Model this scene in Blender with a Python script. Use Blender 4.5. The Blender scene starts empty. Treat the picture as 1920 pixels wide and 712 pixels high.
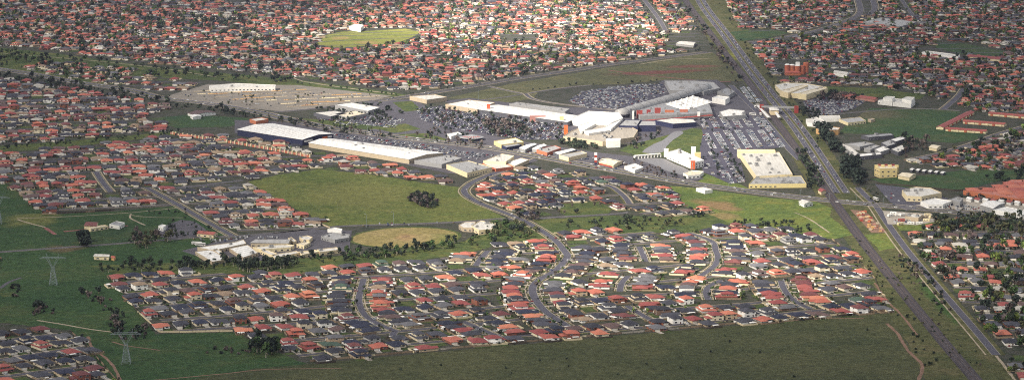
import bpy, math, random
import numpy as np
from math import sin, cos, pi, radians

random.seed(7); rng = np.random.default_rng(7)
sc = bpy.context.scene
COL = sc.collection

# ------------------------------------------------------------------ camera
FPX, HCAM, PITCH = 5270.0, 600.0, radians(9.44)
cam_d = bpy.data.cameras.new('camera'); cam = bpy.data.objects.new('camera', cam_d); COL.objects.link(cam)
cam_d.sensor_width = 36.0; cam_d.lens = FPX / 1920 * 36.0
cam_d.clip_start = 1.0; cam_d.clip_end = 90000
cam.location = (0, 0, HCAM); cam.rotation_euler = (pi / 2 - PITCH, 0, 0)
sc.camera = cam
# ------------------------------------------------------------------ sky, sun, exposure
SUN_AZ, SUN_EL = radians(229), radians(39)          # compass bearing of the sun seen from the town (+Y = 0), height
SUN_DIR = np.array([sin(SUN_AZ) * cos(SUN_EL), cos(SUN_AZ) * cos(SUN_EL), sin(SUN_EL)])
world = bpy.data.worlds.new('World'); sc.world = world; world.use_nodes = True
wn = world.node_tree.nodes; wl = world.node_tree.links
sky = wn.new('ShaderNodeTexSky'); sky.sky_type = 'NISHITA'; sky.sun_disc = False
sky.sun_elevation = SUN_EL; sky.sun_rotation = SUN_AZ; sky.altitude = 100; sky.dust_density = 2.0
bg = wn['Background']; bg.inputs['Strength'].default_value = 0.05
wl.new(sky.outputs[0], bg.inputs[0])
sun_d = bpy.data.lights.new('sun', 'SUN'); sun = bpy.data.objects.new('sun', sun_d); COL.objects.link(sun)
sun_d.energy = 5.0; sun_d.angle = radians(0.53); sun_d.color = (1.0, 0.92, 0.8)
from mathutils import Vector
sun.rotation_euler = Vector(SUN_DIR).to_track_quat('Z', 'Y').to_euler()
sun.location = (0, 3000, 3000)
vs = sc.view_settings; vs.view_transform = 'Standard'; vs.look = 'None'; vs.exposure = 1.7; vs.gamma = 1.0
vs.use_curve_mapping = False
sc.cycles.use_denoising = False
sc.cycles.max_bounces = 4; sc.cycles.diffuse_bounces = 2; sc.cycles.glossy_bounces = 2; sc.cycles.volume_bounces = 0
sc.cycles.transparent_max_bounces = 8; sc.cycles.filter_width = 1.1
HAZE_DENSITY = 2.6e-5

# ------------------------------------------------------------------ survey: picture point -> place on the plane z
def P(x, y, z=0.0):
    u = (x - 960) / FPX; v = -(y - 356) / FPX
    dy = cos(PITCH) + v * sin(PITCH); dz = -sin(PITCH) + v * cos(PITCH)
    t = (z - HCAM) / dz
    return (u * t, dy * t)
def PX(X, Y, Z=0.0):
    d = np.array([X, Y, Z - HCAM]); r = d[0]; u = d[1] * sin(PITCH) + d[2] * cos(PITCH); f = d[1] * cos(PITCH) - d[2] * sin(PITCH)
    return 960 + FPX * r / f, 356 - FPX * u / f
def PL(pts, z=0.0): return [P(x, y, z) for x, y in pts]

# ------------------------------------------------------------------ materials
def C(h):
    h = h.lstrip('#'); out = []
    for i in (0, 2, 4):
        c = int(h[i:i + 2], 16) / 255; out.append(c / 12.92 if c <= .04045 else ((c + .055) / 1.055) ** 2.4)
    return tuple(out)
def base_mat(name, rough=.8, spec=.3):
    m = bpy.data.materials.new(name); m.use_nodes = True
    b = m.node_tree.nodes['Principled BSDF']; b.inputs['Roughness'].default_value = rough
    b.inputs['Specular IOR Level'].default_value = spec
    return m, m.node_tree.nodes, m.node_tree.links, b
def noise(n, l, scale, detail=3, coord=None, rough=.55, dist=0.0):
    t = n.new('ShaderNodeTexNoise'); t.inputs['Scale'].default_value = scale; t.inputs['Detail'].default_value = detail
    t.inputs['Roughness'].default_value = rough; t.inputs['Distortion'].default_value = dist
    if coord is not None: l.new(coord, t.inputs['Vector'])
    return t.outputs['Fac']
def ramp(n, l, fac, stops):
    r = n.new('ShaderNodeValToRGB'); e = r.color_ramp.elements
    while len(e) < len(stops): e.new(.5)
    for el, (p, c) in zip(e, stops):
        el.position = p; el.color = (*c, 1)
    l.new(fac, r.inputs[0]); return r.outputs[0]
def mixc(n, l, fac, a, b, mode='MIX'):
    m = n.new('ShaderNodeMix'); m.data_type = 'RGBA'; m.blend_type = mode
    for k, v in ((0, fac), (6, a), (7, b)):
        if hasattr(v, 'is_output'): l.new(v, m.inputs[k])
        else: m.inputs[k].default_value = v if k == 0 else (*v, 1)
    return m.outputs[2]
def mathn(n, l, op, a, b=None, c=None):
    m = n.new('ShaderNodeMath'); m.operation = op
    for k, v in enumerate((a, b, c)):
        if v is None: continue
        if hasattr(v, 'is_output'): l.new(v, m.inputs[k])
        else: m.inputs[k].default_value = v
    return m.outputs[0]
def geo_pos(n): return n.new('ShaderNodeNewGeometry').outputs['Position']

def paint(name, col, var=.12, rough=.7, spec=.3, grain=.35, island=True):
    """a painted / tiled / rendered surface: one colour, slightly different on each piece, with weathering"""
    m, n, l, b = base_mat(name, rough, spec)
    g = n.new('ShaderNodeNewGeometry'); oi = n.new('ShaderNodeObjectInfo')
    r = mathn(n, l, 'FRACT', mathn(n, l, 'ADD', mathn(n, l, 'MULTIPLY', oi.outputs['Random'], 7.3), g.outputs['Random Per Island']))
    f = mathn(n, l, 'MULTIPLY_ADD', r, 2 * var, 1 - var)
    w = noise(n, l, grain, 4, g.outputs['Position'])
    f2 = mathn(n, l, 'MULTIPLY', f, mathn(n, l, 'MULTIPLY_ADD', w, .5, .75))
    hsv = n.new('ShaderNodeHueSaturation'); hsv.inputs['Color'].default_value = (*col, 1)
    l.new(f2, hsv.inputs['Value'])
    l.new(mathn(n, l, 'MULTIPLY_ADD', r, .012, .494), hsv.inputs['Hue'])
    l.new(mathn(n, l, 'MULTIPLY_ADD', w, .4, .8), hsv.inputs['Saturation'])
    l.new(hsv.outputs[0], b.inputs['Base Color'])
    return m

GK = .72
def grass(name, cols, big=.012, mid=.06, fine=.5, patches=()):
    """grassland: three or more tones blended by noise of several sizes; patches = (X, Y, rx, ry, angle, colour, strength) of dry or bare ground"""
    m, n, l, b = base_mat(name, .95, .1)
    p = geo_pos(n)
    a = noise(n, l, big, 5, p, .6, .6); c = noise(n, l, mid, 4, p, .6); d = noise(n, l, fine, 3, p, .7)
    fac = mathn(n, l, 'ADD', mathn(n, l, 'MULTIPLY', a, .55), mathn(n, l, 'ADD', mathn(n, l, 'MULTIPLY', c, .3), mathn(n, l, 'MULTIPLY', d, .15)))
    cols = [tuple(v * GK for v in c_) for c_ in cols]; patches = [(*q_[:5], tuple(v * GK for v in q_[5]), q_[6]) for q_ in patches]
    k = len(cols); col = ramp(n, l, fac, [(.36 + .28 * i / (k - 1), cc) for i, cc in enumerate(cols)])
    for (X, Y, rx, ry, ang, pc, st) in patches:
        mp = n.new('ShaderNodeMapping'); mp.vector_type = 'TEXTURE'
        mp.inputs['Location'].default_value = (X, Y, 0); mp.inputs['Rotation'].default_value = (0, 0, ang); mp.inputs['Scale'].default_value = (rx, ry, 1e6)
        l.new(p, mp.inputs['Vector'])
        ln = n.new('ShaderNodeVectorMath'); ln.operation = 'LENGTH'; l.new(mp.outputs[0], ln.inputs[0])
        q = mathn(n, l, 'SUBTRACT', 1.0, ln.outputs['Value'])
        q = mathn(n, l, 'ADD', q, mathn(n, l, 'MULTIPLY_ADD', noise(n, l, .03, 5, p, .65, .5), 1.6, -.85))
        mr = n.new('ShaderNodeMapRange'); mr.inputs[1].default_value = 0; mr.inputs[2].default_value = .5; mr.inputs[4].default_value = st
        l.new(q, mr.inputs[0])
        col = mixc(n, l, mr.outputs[0], col, pc)
    tone = mathn(n, l, 'ADD', mathn(n, l, 'MULTIPLY_ADD', d, 1.2, -.85), mathn(n, l, 'MULTIPLY', noise(n, l, .14, 5, p, .75), 2.5))
    col = mixc(n, l, 1.0, col, mathn_rgb(n, l, tone), 'MULTIPLY')
    l.new(col, b.inputs['Base Color'])
    bp = n.new('ShaderNodeBump'); bp.inputs['Strength'].default_value = .6; bp.inputs['Distance'].default_value = .6
    l.new(noise(n, l, .35, 4, p, .7), bp.inputs['Height']); l.new(bp.outputs[0], b.inputs['Normal'])
    return m
def mathn_rgb(n, l, v):
    c = n.new('ShaderNodeCombineColor')
    for i in range(3): l.new(v, c.inputs[i])
    return c.outputs[0]
def asphalt(name, col, var=.25, scale=.08):
    m, n, l, b = base_mat(name, .85, .3); p = geo_pos(n)
    a = noise(n, l, scale, 5, p, .65); d = noise(n, l, 1.2, 2, p)
    lo = tuple(c * (1 - var) for c in col); hi = tuple(c * (1 + var) for c in col)
    c1 = ramp(n, l, a, [(.3, lo), (.5, col), (.72, hi)])
    l.new(mixc(n, l, 1.0, c1, mathn_rgb(n, l, mathn(n, l, 'MULTIPLY_ADD', d, .4, .8)), 'MULTIPLY'), b.inputs['Base Color'])
    return m
def sheet_metal(name, col, rough=.45, pitch=.8, ang=0.0, var=.12):
    """long-run metal roofing: fine ribs (relief), weather streaks"""
    m, n, l, b = base_mat(name, rough, .4); p = geo_pos(n)
    mp = n.new('ShaderNodeMapping'); mp.inputs['Rotation'].default_value = (0, 0, ang); l.new(p, mp.inputs['Vector'])
    sx = n.new('ShaderNodeSeparateXYZ'); l.new(mp.outputs[0], sx.inputs[0])
    st = mathn(n, l, 'PINGPONG', sx.outputs[0], pitch)
    bp = n.new('ShaderNodeBump'); bp.inputs['Strength'].default_value = .35; bp.inputs['Distance'].default_value = .2
    l.new(st, bp.inputs['Height']); l.new(bp.outputs[0], b.inputs['Normal'])
    mp2 = n.new('ShaderNodeMapping'); mp2.inputs['Rotation'].default_value = (0, 0, ang); mp2.inputs['Scale'].default_value = (.35, .03, .1); l.new(p, mp2.inputs['Vector'])
    w = noise(n, l, 1.0, 4, mp2.outputs[0], .6)
    lo = tuple(c * (1 - var * 1.8) for c in col); hi = tuple(min(1, c * (1 + var)) for c in col)
    l.new(ramp(n, l, w, [(.3, lo), (.7, hi)]), b.inputs['Base Color'])
    return m
def foliage(name, col, var=.35):
    m, n, l, b = base_mat(name, .75, .2)
    g = n.new('ShaderNodeNewGeometry'); oi = n.new('ShaderNodeObjectInfo')
    r = mathn(n, l, 'FRACT', mathn(n, l, 'ADD', mathn(n, l, 'MULTIPLY', oi.outputs['Random'], 5.1), g.outputs['Random Per Island']))
    w = noise(n, l, .05, 2, g.outputs['Position'])
    f = mathn(n, l, 'ADD', mathn(n, l, 'MULTIPLY_ADD', r, 2 * var, 1 - var), mathn(n, l, 'MULTIPLY_ADD', w, .8, -.4))
    hsv = n.new('ShaderNodeHueSaturation'); hsv.inputs['Color'].default_value = (*col, 1); l.new(f, hsv.inputs['Value'])
    l.new(mathn(n, l, 'MULTIPLY_ADD', r, .05, .475), hsv.inputs['Hue'])
    l.new(hsv.outputs[0], b.inputs['Base Color'])
    return m
M = {}
def addm(k, m): M[k] = m; return m

# roofs
ROOFC = {'terracotta': '#a86152', 'orange': '#b4705b', 'red': '#8e4e4a', 'maroon': '#6a4040', 'charcoal': '#36373f', 'slate': '#43444c', 'navy': '#2c3040',
         'grey': '#606064', 'brown': '#5e4c4a', 'tan': '#8d7a66', 'green': '#46584c', 'pale': '#a9a59c'}
for k, h in ROOFC.items(): addm('roof_' + k, paint('roof_tiles_' + k, C(h), .16, .75, .25, .5))
WALLC = {'cream': '#dccfb4', 'white': '#ece9e2', 'beige': '#bda88c', 'brick': '#8a5a4a', 'brown': '#7a6455', 'grey': '#a8a6a2'}
for k, h in WALLC.items(): addm('wall_' + k, paint('house_wall_' + k, C(h), .08, .85, .2, .6))
addm('glass', paint('window_glass', (.03, .035, .045), .2, .12, .6))
addm('frame', paint('white_window_frame', C('#dcdad4'), .05))
addm('garage', paint('garage_door_paint', C('#e6e0d2'), .12))
addm('door', paint('front_door_paint', C('#5a3b30'), .3))
addm('fence', paint('paling_fence', C('#8c7a66'), .22, .9, .1, .8))
addm('fence_pale', paint('cream_fence', C('#cdbf9f'), .12, .8, .2, .6))
addm('fence_dark', paint('dark_fence', C('#4c463f'), .2, .9, .1, .8))
addm('concrete', asphalt('concrete', C('#9c958a'), .2))
addm('path', asphalt('pale_path', C('#9a8d78'), .25))
addm('asphalt', asphalt('asphalt', C('#4b4a54'), .2))
addm('asphalt_old', asphalt('old_asphalt', C('#4d4b51'), .25))
addm('carpark', asphalt('carpark_asphalt', C('#45434f'), .28, .05))
addm('lot', asphalt('grey_gravel_lot', C('#767067'), .2, .04))
addm('ballast', asphalt('rail_ballast', C('#3f3a3d'), .25, .2))
addm('soil', asphalt('bare_soil', C('#775c4b'), .25, .05))
addm('redsoil', asphalt('red_mulch', C('#7c4c46'), .3, .06))
addm('marking', paint('road_paint', C('#d8d6cf'), .1))
addm('steel', paint('galvanised_steel', C('#879295'), .1, .5, .4))
addm('rail', paint('rail_steel', C('#6b5a52'), .1, .5, .5))
addm('trunk', paint('tree_bark', C('#6b5a4b'), .2))
addm('trunk_pale', paint('gum_bark', C('#a39a8c'), .15))
FOL = {'gum': '#3f4a38', 'dark': '#2f3a30', 'green': '#465a34', 'olive': '#585a3e', 'bare': '#645a55', 'lime': '#6b7a3c'}
for k, h in FOL.items(): addm('leaf_' + k, foliage('foliage_' + k, C(h)))
for k, h in {'white': '#e4e2dc', 'cream': '#d9c9a4', 'beige': '#b3a48c', 'grey': '#8f8f8e', 'darkgrey': '#55565c', 'navy': '#2b3048', 'red': '#94403a', 'orange': '#c9673f',
             'yellow': '#d6c48c', 'terracotta': '#b36a50', 'black': '#26262a', 'tan': '#c09a68', 'green': '#4a6a50', 'pink': '#b08074', 'midgrey': '#77777a'}.items():
    addm('w_' + k, paint('commercial_' + k, C(h), .05, .75, .25, .25))
for k, h in {'white': '#dddbd6', 'offwhite': '#c9c5bc', 'grey': '#999896', 'beige': '#9c9385', 'midgrey': '#8b8b8c', 'dark': '#5a5b60', 'cream': '#d2c6ac', 'terracotta': '#b4674e'}.items():
    addm('r_' + k, sheet_metal('metal_roof_' + k, C(h), .5, .9, .78))
for k, h in {'white': '#e8e8e6', 'silver': '#a9abae', 'black': '#1d1d20', 'red': '#8c1f1c', 'blue': '#2b3d66', 'grey': '#55575b', 'gold': '#a8946c'}.items():
    addm('car_' + k, paint('car_paint_' + k, C(h), .05, .3, .5))
addm('tyre', paint('rubber', (.02, .02, .02), .1))
# grass tones
OL = [C('#3f4530'), C('#565a3c'), C('#6d6b48')]
GR = [C('#3c5230'), C('#566a38'), C('#74793f')]
DG = [C('#2f4430'), C('#3d5434'), C('#575f3a')]
m_, n_, l_, b_ = base_mat('suburban_ground', .95, .1); p_ = geo_pos(n_)
a_ = noise(n_, l_, .06, 5, p_, .7)
l_.new(ramp(n_, l_, a_, [(.32, C('#333432')), (.43, C('#363e2c')), (.52, C('#494742')), (.6, C('#3c4030')), (.72, C('#625c53'))]), b_.inputs['Base Color'])
addm('ground', m_)

# ------------------------------------------------------------------ mesh helpers
def mesh(name, verts, faces, mats, idx=None, smooth=False):
    me = bpy.data.meshes.new(name); me.from_pydata([tuple(v) for v in verts], [], faces)
    for m in mats: me.materials.append(M[m] if isinstance(m, str) else m)
    if idx is not None: me.polygons.foreach_set('material_index', idx)
    if smooth: me.polygons.foreach_set('use_smooth', [True] * len(me.polygons))
    me.update(); return me
def link(name, me, parent=None, loc=None, rz=0.0):
    o = bpy.data.objects.new(name, me); COL.objects.link(o)
    if parent is not None: o.parent = parent
    if loc is not None: o.location = loc
    if rz: o.rotation_euler = (0, 0, rz)
    return o
def tag(o, label=None, cat=None, group=None, kind=None):
    for k, v in (('label', label), ('category', cat), ('group', group), ('kind', kind)):
        if v: o[k] = v
    return o
class MB:
    def __init__(s): s.v = []; s.f = []; s.i = []
    def add(s, v, f, m=0):
        k = len(s.v); s.v += [tuple(q) for q in v]; s.f += [tuple(k + j for j in q) for q in f]; s.i += [m] * len(f); return s
    def box(s, x0, x1, y0, y1, z0, z1, m=0, bottom=False):
        v = [(x0, y0, z0), (x1, y0, z0), (x1, y1, z0), (x0, y1, z0), (x0, y0, z1), (x1, y0, z1), (x1, y1, z1), (x0, y1, z1)]
        f = [(0, 1, 5, 4), (1, 2, 6, 5), (2, 3, 7, 6), (3, 0, 4, 7), (4, 5, 6, 7)]
        if bottom: f.append((3, 2, 1, 0))
        return s.add(v, f, m)
    def obox(s, p, q, w, z0, z1, m=0):
        """box along the segment p-q"""
        d = np.array(q[:2]) - np.array(p[:2]); L = np.hypot(*d) or 1; nx, ny = -d[1] / L * w / 2, d[0] / L * w / 2
        c = [(p[0] + nx, p[1] + ny), (p[0] - nx, p[1] - ny), (q[0] - nx, q[1] - ny), (q[0] + nx, q[1] + ny)]
        v = [(*a, z0) for a in c] + [(*a, z1) for a in c]
        return s.add(v, [(0, 1, 5, 4), (1, 2, 6, 5), (2, 3, 7, 6), (3, 0, 4, 7), (4, 5, 6, 7), (3, 2, 1, 0)], m)
    def bar(s, a, b, r, m=0, n=4):
        a = Vector(a); b = Vector(b); q = (b - a).to_track_quat('Z', 'Y')
        v = []
        for e in (a, b):
            for k in range(n):
                t = 2 * pi * k / n + pi / 4; v.append(e + q @ Vector((r * cos(t), r * sin(t), 0)))
        f = [(k, (k + 1) % n, n + (k + 1) % n, n + k) for k in range(n)] + [tuple(range(n - 1, -1, -1)), tuple(range(n, 2 * n))]
        return s.add(v, f, m)
    def cone(s, cx, cy, z0, z1, r0, r1, n=12, m=0, cap=True):
        v = [(cx + r0 * cos(2 * pi * k / n), cy + r0 * sin(2 * pi * k / n), z0) for k in range(n)] + [(cx + r1 * cos(2 * pi * k / n), cy + r1 * sin(2 * pi * k / n), z1) for k in range(n)]
        f = [(k, (k + 1) % n, n + (k + 1) % n, n + k) for k in range(n)]
        if cap: f.append(tuple(range(n, 2 * n)))
        return s.add(v, f, m)
    def hip(s, cx, cy, w, d, z0, pitch=.38, ov=.5, th=.22, m=0, gable=False):
        w2, d2 = w / 2 + ov, d / 2 + ov; r = min(w2, d2); h = r * pitch
        e = [(cx - w2, cy - d2), (cx + w2, cy - d2), (cx + w2, cy + d2), (cx - w2, cy + d2)]
        v = [(*q, z0 - th) for q in e] + [(*q, z0) for q in e]
        if w2 >= d2: a = w2 if gable else w2 - r; v += [(cx - a, cy, z0 + h), (cx + a, cy, z0 + h)]; f = [(4, 5, 9, 8), (6, 7, 8, 9), (7, 4, 8), (5, 6, 9)]
        else: a = d2 if gable else d2 - r; v += [(cx, cy - a, z0 + h), (cx, cy + a, z0 + h)]; f = [(5, 6, 9, 8), (7, 4, 8, 9), (4, 5, 8), (6, 7, 9)]
        return s.add(v, f + [(0, 1, 5, 4), (1, 2, 6, 5), (2, 3, 7, 6), (3, 0, 4, 7), (3, 2, 1, 0)], m)
    def mesh(s, name, mats, smooth=False): return mesh(name, s.v, s.f, mats, s.i, smooth)

def dense(pts, step=12.0, closed=False):
    """Catmull-Rom through the points, sampled about every `step` metres"""
    p = [np.array(q, float) for q in pts]
    if len(p) == 2: k = max(1, int(np.linalg.norm(p[1] - p[0]) / step)); return [p[0] + (p[1] - p[0]) * i / k for i in range(k + 1)]
    out = []; n = len(p)
    for i in range(n if closed else n - 1):
        a, b, c, d = (p[(i - 1) % n], p[i], p[(i + 1) % n], p[(i + 2) % n]) if closed else (p[max(i - 1, 0)], p[i], p[i + 1], p[min(i + 2, n - 1)])
        k = max(2, int(np.linalg.norm(c - b) / step))
        for j in range(k):
            t = j / k; out.append(.5 * ((2 * b) + (-a + c) * t + (2 * a - 5 * b + 4 * c - d) * t * t + (-a + 3 * b - 3 * c + d) * t ** 3))
    if not closed: out.append(p[-1])
    return out
def offset(line, d):
    L = np.array(line); t = np.gradient(L, axis=0); t /= np.linalg.norm(t, axis=1)[:, None] + 1e-9
    return [tuple(q) for q in L + np.stack([-t[:, 1], t[:, 0]], 1) * d]
def ribbon_geo(mb, line, w, z, m=0, jitter=0.0):
    a = offset(line, w / 2); b = offset(line, -w / 2); k = len(a)
    if jitter: a = [(x + random.uniform(-jitter, jitter), y) for x, y in a]; b = [(x + random.uniform(-jitter, jitter), y) for x, y in b]
    mb.add([(*q, z) for q in a] + [(*q, z) for q in b], [(i, k + i, k + i + 1, i + 1) for i in range(k - 1)], m)
def slab_geo(mb, line, w, z0, z1, m=0):
    """a kerb: a strip with sides"""
    a = offset(line, w / 2); b = offset(line, -w / 2); k = len(a)
    v = [(*q, z1) for q in a] + [(*q, z1) for q in b] + [(*q, z0) for q in a] + [(*q, z0) for q in b]
    f = []
    for i in range(k - 1): f += [(i, k + i, k + i + 1, i + 1), (2 * k + i, i, i + 1, 2 * k + i + 1), (k + i, 3 * k + i, 3 * k + i + 1, k + i + 1)]
    mb.add(v, f, m)
def inpoly(pts, poly):
    pts = np.asarray(pts, float); x, y = pts[:, 0], pts[:, 1]; r = np.zeros(len(pts), bool); n = len(poly)
    for i in range(n):
        x1, y1 = poly[i]; x2, y2 = poly[(i + 1) % n]
        c = ((y1 > y) != (y2 > y)) & (x < (x2 - x1) * (y - y1) / ((y2 - y1) or 1e-9) + x1); r ^= c
    return r
from mathutils.geometry import tessellate_polygon
SHEETS = [0]
def area_sheet(name, px, mat, z, jit=1.2, smooth=False, parent=None, world=False):
    pts = px if world else PL(px)
    pts = dense(pts, 9, True) if smooth else [np.array(a) + (np.array(b) - np.array(a)) * j / k for a, b in zip(pts, pts[1:] + pts[:1]) for k in [max(1, int(np.hypot(a[0] - b[0], a[1] - b[1]) / 9))] for j in range(k)]
    v = [(q[0] + random.uniform(-jit, jit), q[1] + random.uniform(-jit, jit), z) for q in pts]
    s = sum(v[i][0] * v[(i + 1) % len(v)][1] - v[(i + 1) % len(v)][0] * v[i][1] for i in range(len(v)))
    if s < 0: v.reverse()
    SHEETS[0] += 1; z += .0015 * SHEETS[0]; v = [(a, b, z) for a, b, c in v]
    tri = []
    for t in tessellate_polygon([[Vector(q) for q in v]]):
        a, b, c = (v[i] for i in t)
        tri.append(tuple(t) if (b[0] - a[0]) * (c[1] - a[1]) - (b[1] - a[1]) * (c[0] - a[0]) > 0 else tuple(reversed(t)))
    me = mesh(name, v, tri, [mat])
    o = link(name, me, parent)
    if parent is None: o['kind'] = 'structure'
    return o

# ------------------------------------------------------------------ ground sheet out to the horizon
xs = [-26000, -14000, -7000, -4000] + list(range(-2500, 2501, 250)) + [4000, 7000, 14000, 26000]
ys = [-16000, -8000, -3000, 0, 1500] + list(range(2000, 7001, 250)) + [8000, 10000, 14000, 20000, 30000]
gv = [(x, y, 0) for y in ys for x in xs]; W = len(xs)
gf = [(j * W + i, j * W + i + 1, (j + 1) * W + i + 1, (j + 1) * W + i) for j in range(len(ys) - 1) for i in range(W - 1)]
tag(link('ground', mesh('ground', gv, gf, ['ground'])), kind='structure')

# ------------------------------------------------------------------ fields, reserves, lots
def field(name, px, mat, z=.06, **k): return area_sheet(name, px, mat, z, **k)
px = P(690, 372)
addm('g_paddock', grass('central_paddock_grass', [C('#4c5c30'), C('#64703a'), C('#7b7c44')], .006, patches=[(P(670, 365)[0], P(670, 365)[1], 95, 150, .2, C('#85834c'), .6)]))
addm('g_front', grass('front_paddock_grass', [C('#414a31'), C('#505539'), C('#5f6041')], .008))
addm('g_left', grass('left_meadow_grass', [C('#2f4a2c'), C('#3d5632'), C('#56603a')], .008, patches=[(*P(60, 412), 40, 60, 0, C('#7d7c45'), .7), (*P(120, 465), 30, 30, 0, C('#7c5f4c'), .5)]))
addm('g_rail', grass('rail_reserve_grass', [C('#454f31'), C('#5a5d3b'), C('#716a4a')], .015, patches=[(*P(1760, 560), 14, 160, .02, C('#41602f'), .8), (*P(1365, 105), 25, 90, 0, C('#8a8b3c'), .7)]))
addm('g_tri', grass('wasteland_grass', [C('#50543a'), C('#636547'), C('#787250')], .01, patches=[(*P(1235, 136), 120, 28, .35, C('#7c4c46'), .85), (*P(1300, 125), 60, 30, .2, C('#84514a'), .7)]))
addm('g_reserve', grass('reserve_grass', [C('#3d5030'), C('#566338'), C('#70703f')], .02))
addm('g_yellow', grass('lush_verge_grass', [C('#55693a'), C('#6a7a3e'), C('#848342')], .02, patches=[(*P(1345, 385), 28, 60, .3, C('#9a7c5c'), .85), (*P(1350, 405), 30, 40, .3, C('#98805c'), .7)]))
addm('g_oval', grass('dry_oval_turf', [C('#8d8150'), C('#9c8e5c'), C('#a8966a')], .02, patches=[(*P(840, 450), 30, 60, 0, C('#6f7a40'), .7), (*P(760, 445), 14, 30, 0, C('#b08f68'), .6)]))
addm('g_park', grass('bright_park_turf', [C('#6f7a3c'), C('#858a46'), C('#989650')], .015, patches=[(*P(640, 72), 25, 40, 0, C('#a58a62'), .6), (*P(690, 80), 30, 30, 0, C('#a58a62'), .6)]))
addm('g_rfield', grass('right_field_grass', [C('#36503a'), C('#435a38'), C('#5c6044')], .012, patches=[(*P(1640, 215), 60, 60, 0, C('#6c6650'), .8), (*P(1690, 262), 60, 20, 0, C('#7a7058'), .6)]))
field('front_paddock', [(575, 682), (800, 661), (1100, 634), (1400, 608), (1668, 586), (1700, 640), (1735, 715), (1760, 780), (300, 780), (300, 720), (480, 690)], 'g_front')
field('meadow', [(-40, 330), (0, 333), (45, 365), (88, 402), (215, 396), (330, 386), (355, 398), (420, 440), (370, 470), (380, 500), (230, 514), (212, 522), (250, 575), (292, 626), (440, 622), (500, 650), (575, 682), (480, 690), (300, 720), (300, 780), (240, 780), (170, 655), (130, 618), (-40, 600)], 'g_left')
field('paddock', [(463, 341), (520, 328), (600, 317), (700, 328), (800, 343), (868, 352), (872, 366), (898, 384), (948, 408), (935, 413), (850, 415), (700, 421), (622, 426), (560, 395)], 'g_paddock')
field('creek_reserve', [(165, 498), (330, 492), (480, 488), (660, 478), (760, 466), (870, 452), (935, 415), (985, 415), (1030, 445), (1035, 452), (960, 452), (880, 474), (760, 492), (660, 496), (560, 514), (400, 512), (230, 516)], 'g_reserve', z=.09)
field('park_strip', [(998, 412), (1150, 404), (1250, 406), (1335, 402), (1370, 420), (1300, 436), (1180, 436), (1062, 432), (1040, 440)], 'g_reserve')
field('court_green', [(1035, 388), (1060, 380), (1120, 378), (1150, 392), (1140, 400), (1060, 405)], 'g_reserve', z=.1)
field('verge_green', [(1255, 348), (1300, 352), (1440, 370), (1530, 378), (1560, 390), (1555, 405), (1600, 440), (1560, 448), (1480, 434), (1380, 424), (1340, 405), (1290, 390)], 'g_yellow')
field('verge_green', [(1320, 325), (1400, 350), (1410, 362), (1300, 345), (1316, 335)], 'g_yellow')
field('rail_reserve', [(1262, -40), (1345, -40), (1400, 75), (1450, 140), (1500, 200), (1570, 300), (1600, 345), (1640, 400), (1690, 462), (1790, 580), (1870, 668), (1920, 725), (1960, 790), (1760, 780), (1735, 712), (1700, 640), (1664, 584), (1600, 470), (1545, 390), (1500, 320), (1450, 230), (1390, 150), (1330, 80)], 'g_rail', z=.05)
field('waste_ground', [(838, 184), (960, 157), (1140, 127), (1335, 99), (1362, 112), (1395, 152), (1340, 153), (1248, 150), (1170, 158), (1080, 160), (1010, 172), (1000, 185), (940, 195), (880, 187)], 'g_tri')
field('linear_park', [(-20, 88), (100, 100), (260, 122), (420, 138), (560, 150), (740, 174), (770, 180), (720, 182), (560, 165), (420, 152), (300, 146), (190, 160), (60, 138), (-20, 128)], 'g_reserve')
field('bright_park', [(592, 84), (612, 66), (640, 60), (700, 58), (760, 54), (790, 60), (770, 72), (740, 82), (690, 86), (640, 91)], 'g_park', z=.1)
field('sports_field', [(1570, 250), (1600, 225), (1630, 203), (1700, 203), (1802, 208), (1790, 222), (1760, 243), (1850, 250), (1830, 262), (1790, 268), (1700, 262), (1640, 252)], 'g_rfield')
field('green_belt', [(1545, 162), (1640, 166), (1735, 178), (1725, 186), (1640, 182), (1560, 178)], 'g_reserve')
field('far_green', [(1755, 80), (1810, 82), (1890, 98), (1880, 107), (1800, 102), (1755, 90)], 'g_rfield')
field('far_green', [(1370, 60), (1450, 56), (1480, 62), (1440, 72), (1385, 78)], 'g_rfield')
field('hotel_green', [(1630, 335), (1720, 330), (1800, 320), (1920, 318), (1920, 335), (1890, 336), (1800, 356), (1700, 352), (1660, 345)], 'g_rfield')
field('tank_green', [(1660, 420), (1720, 418), (1760, 408), (1860, 415), (1840, 428), (1760, 432), (1680, 432)], 'g_yellow', z=.08)
field('corner_green', [(1620, 440), (1670, 436), (1690, 462), (1650, 470)], 'g_yellow', z=.08)
field('lake_bank', [(1160, 282), (1200, 262), (1232, 250), (1290, 238), (1325, 245), (1312, 290), (1240, 292), (1195, 292)], 'g_reserve')
field('reserve_strip', [(-20, 275), (80, 268), (200, 258), (330, 246), (345, 252), (200, 268), (60, 282), (-20, 285)], 'g_reserve')
field('plaza_green', [(690, 238), (760, 232), (790, 242), (740, 250)], 'g_reserve', z=.12)
field('plaza_green', [(560, 222), (640, 226), (720, 240), (690, 244), (610, 234)], 'g_reserve', z=.12)
field('plaza_green', [(745, 252), (800, 250), (840, 262), (800, 268)], 'g_reserve', z=.12)
field('plaza_green', [(735, 192), (772, 190), (790, 206), (760, 210)], 'g_reserve', z=.12)
field('plaza_green', [(280, 222), (360, 215), (470, 222), (430, 238), (330, 240)], 'g_rfield')
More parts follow.
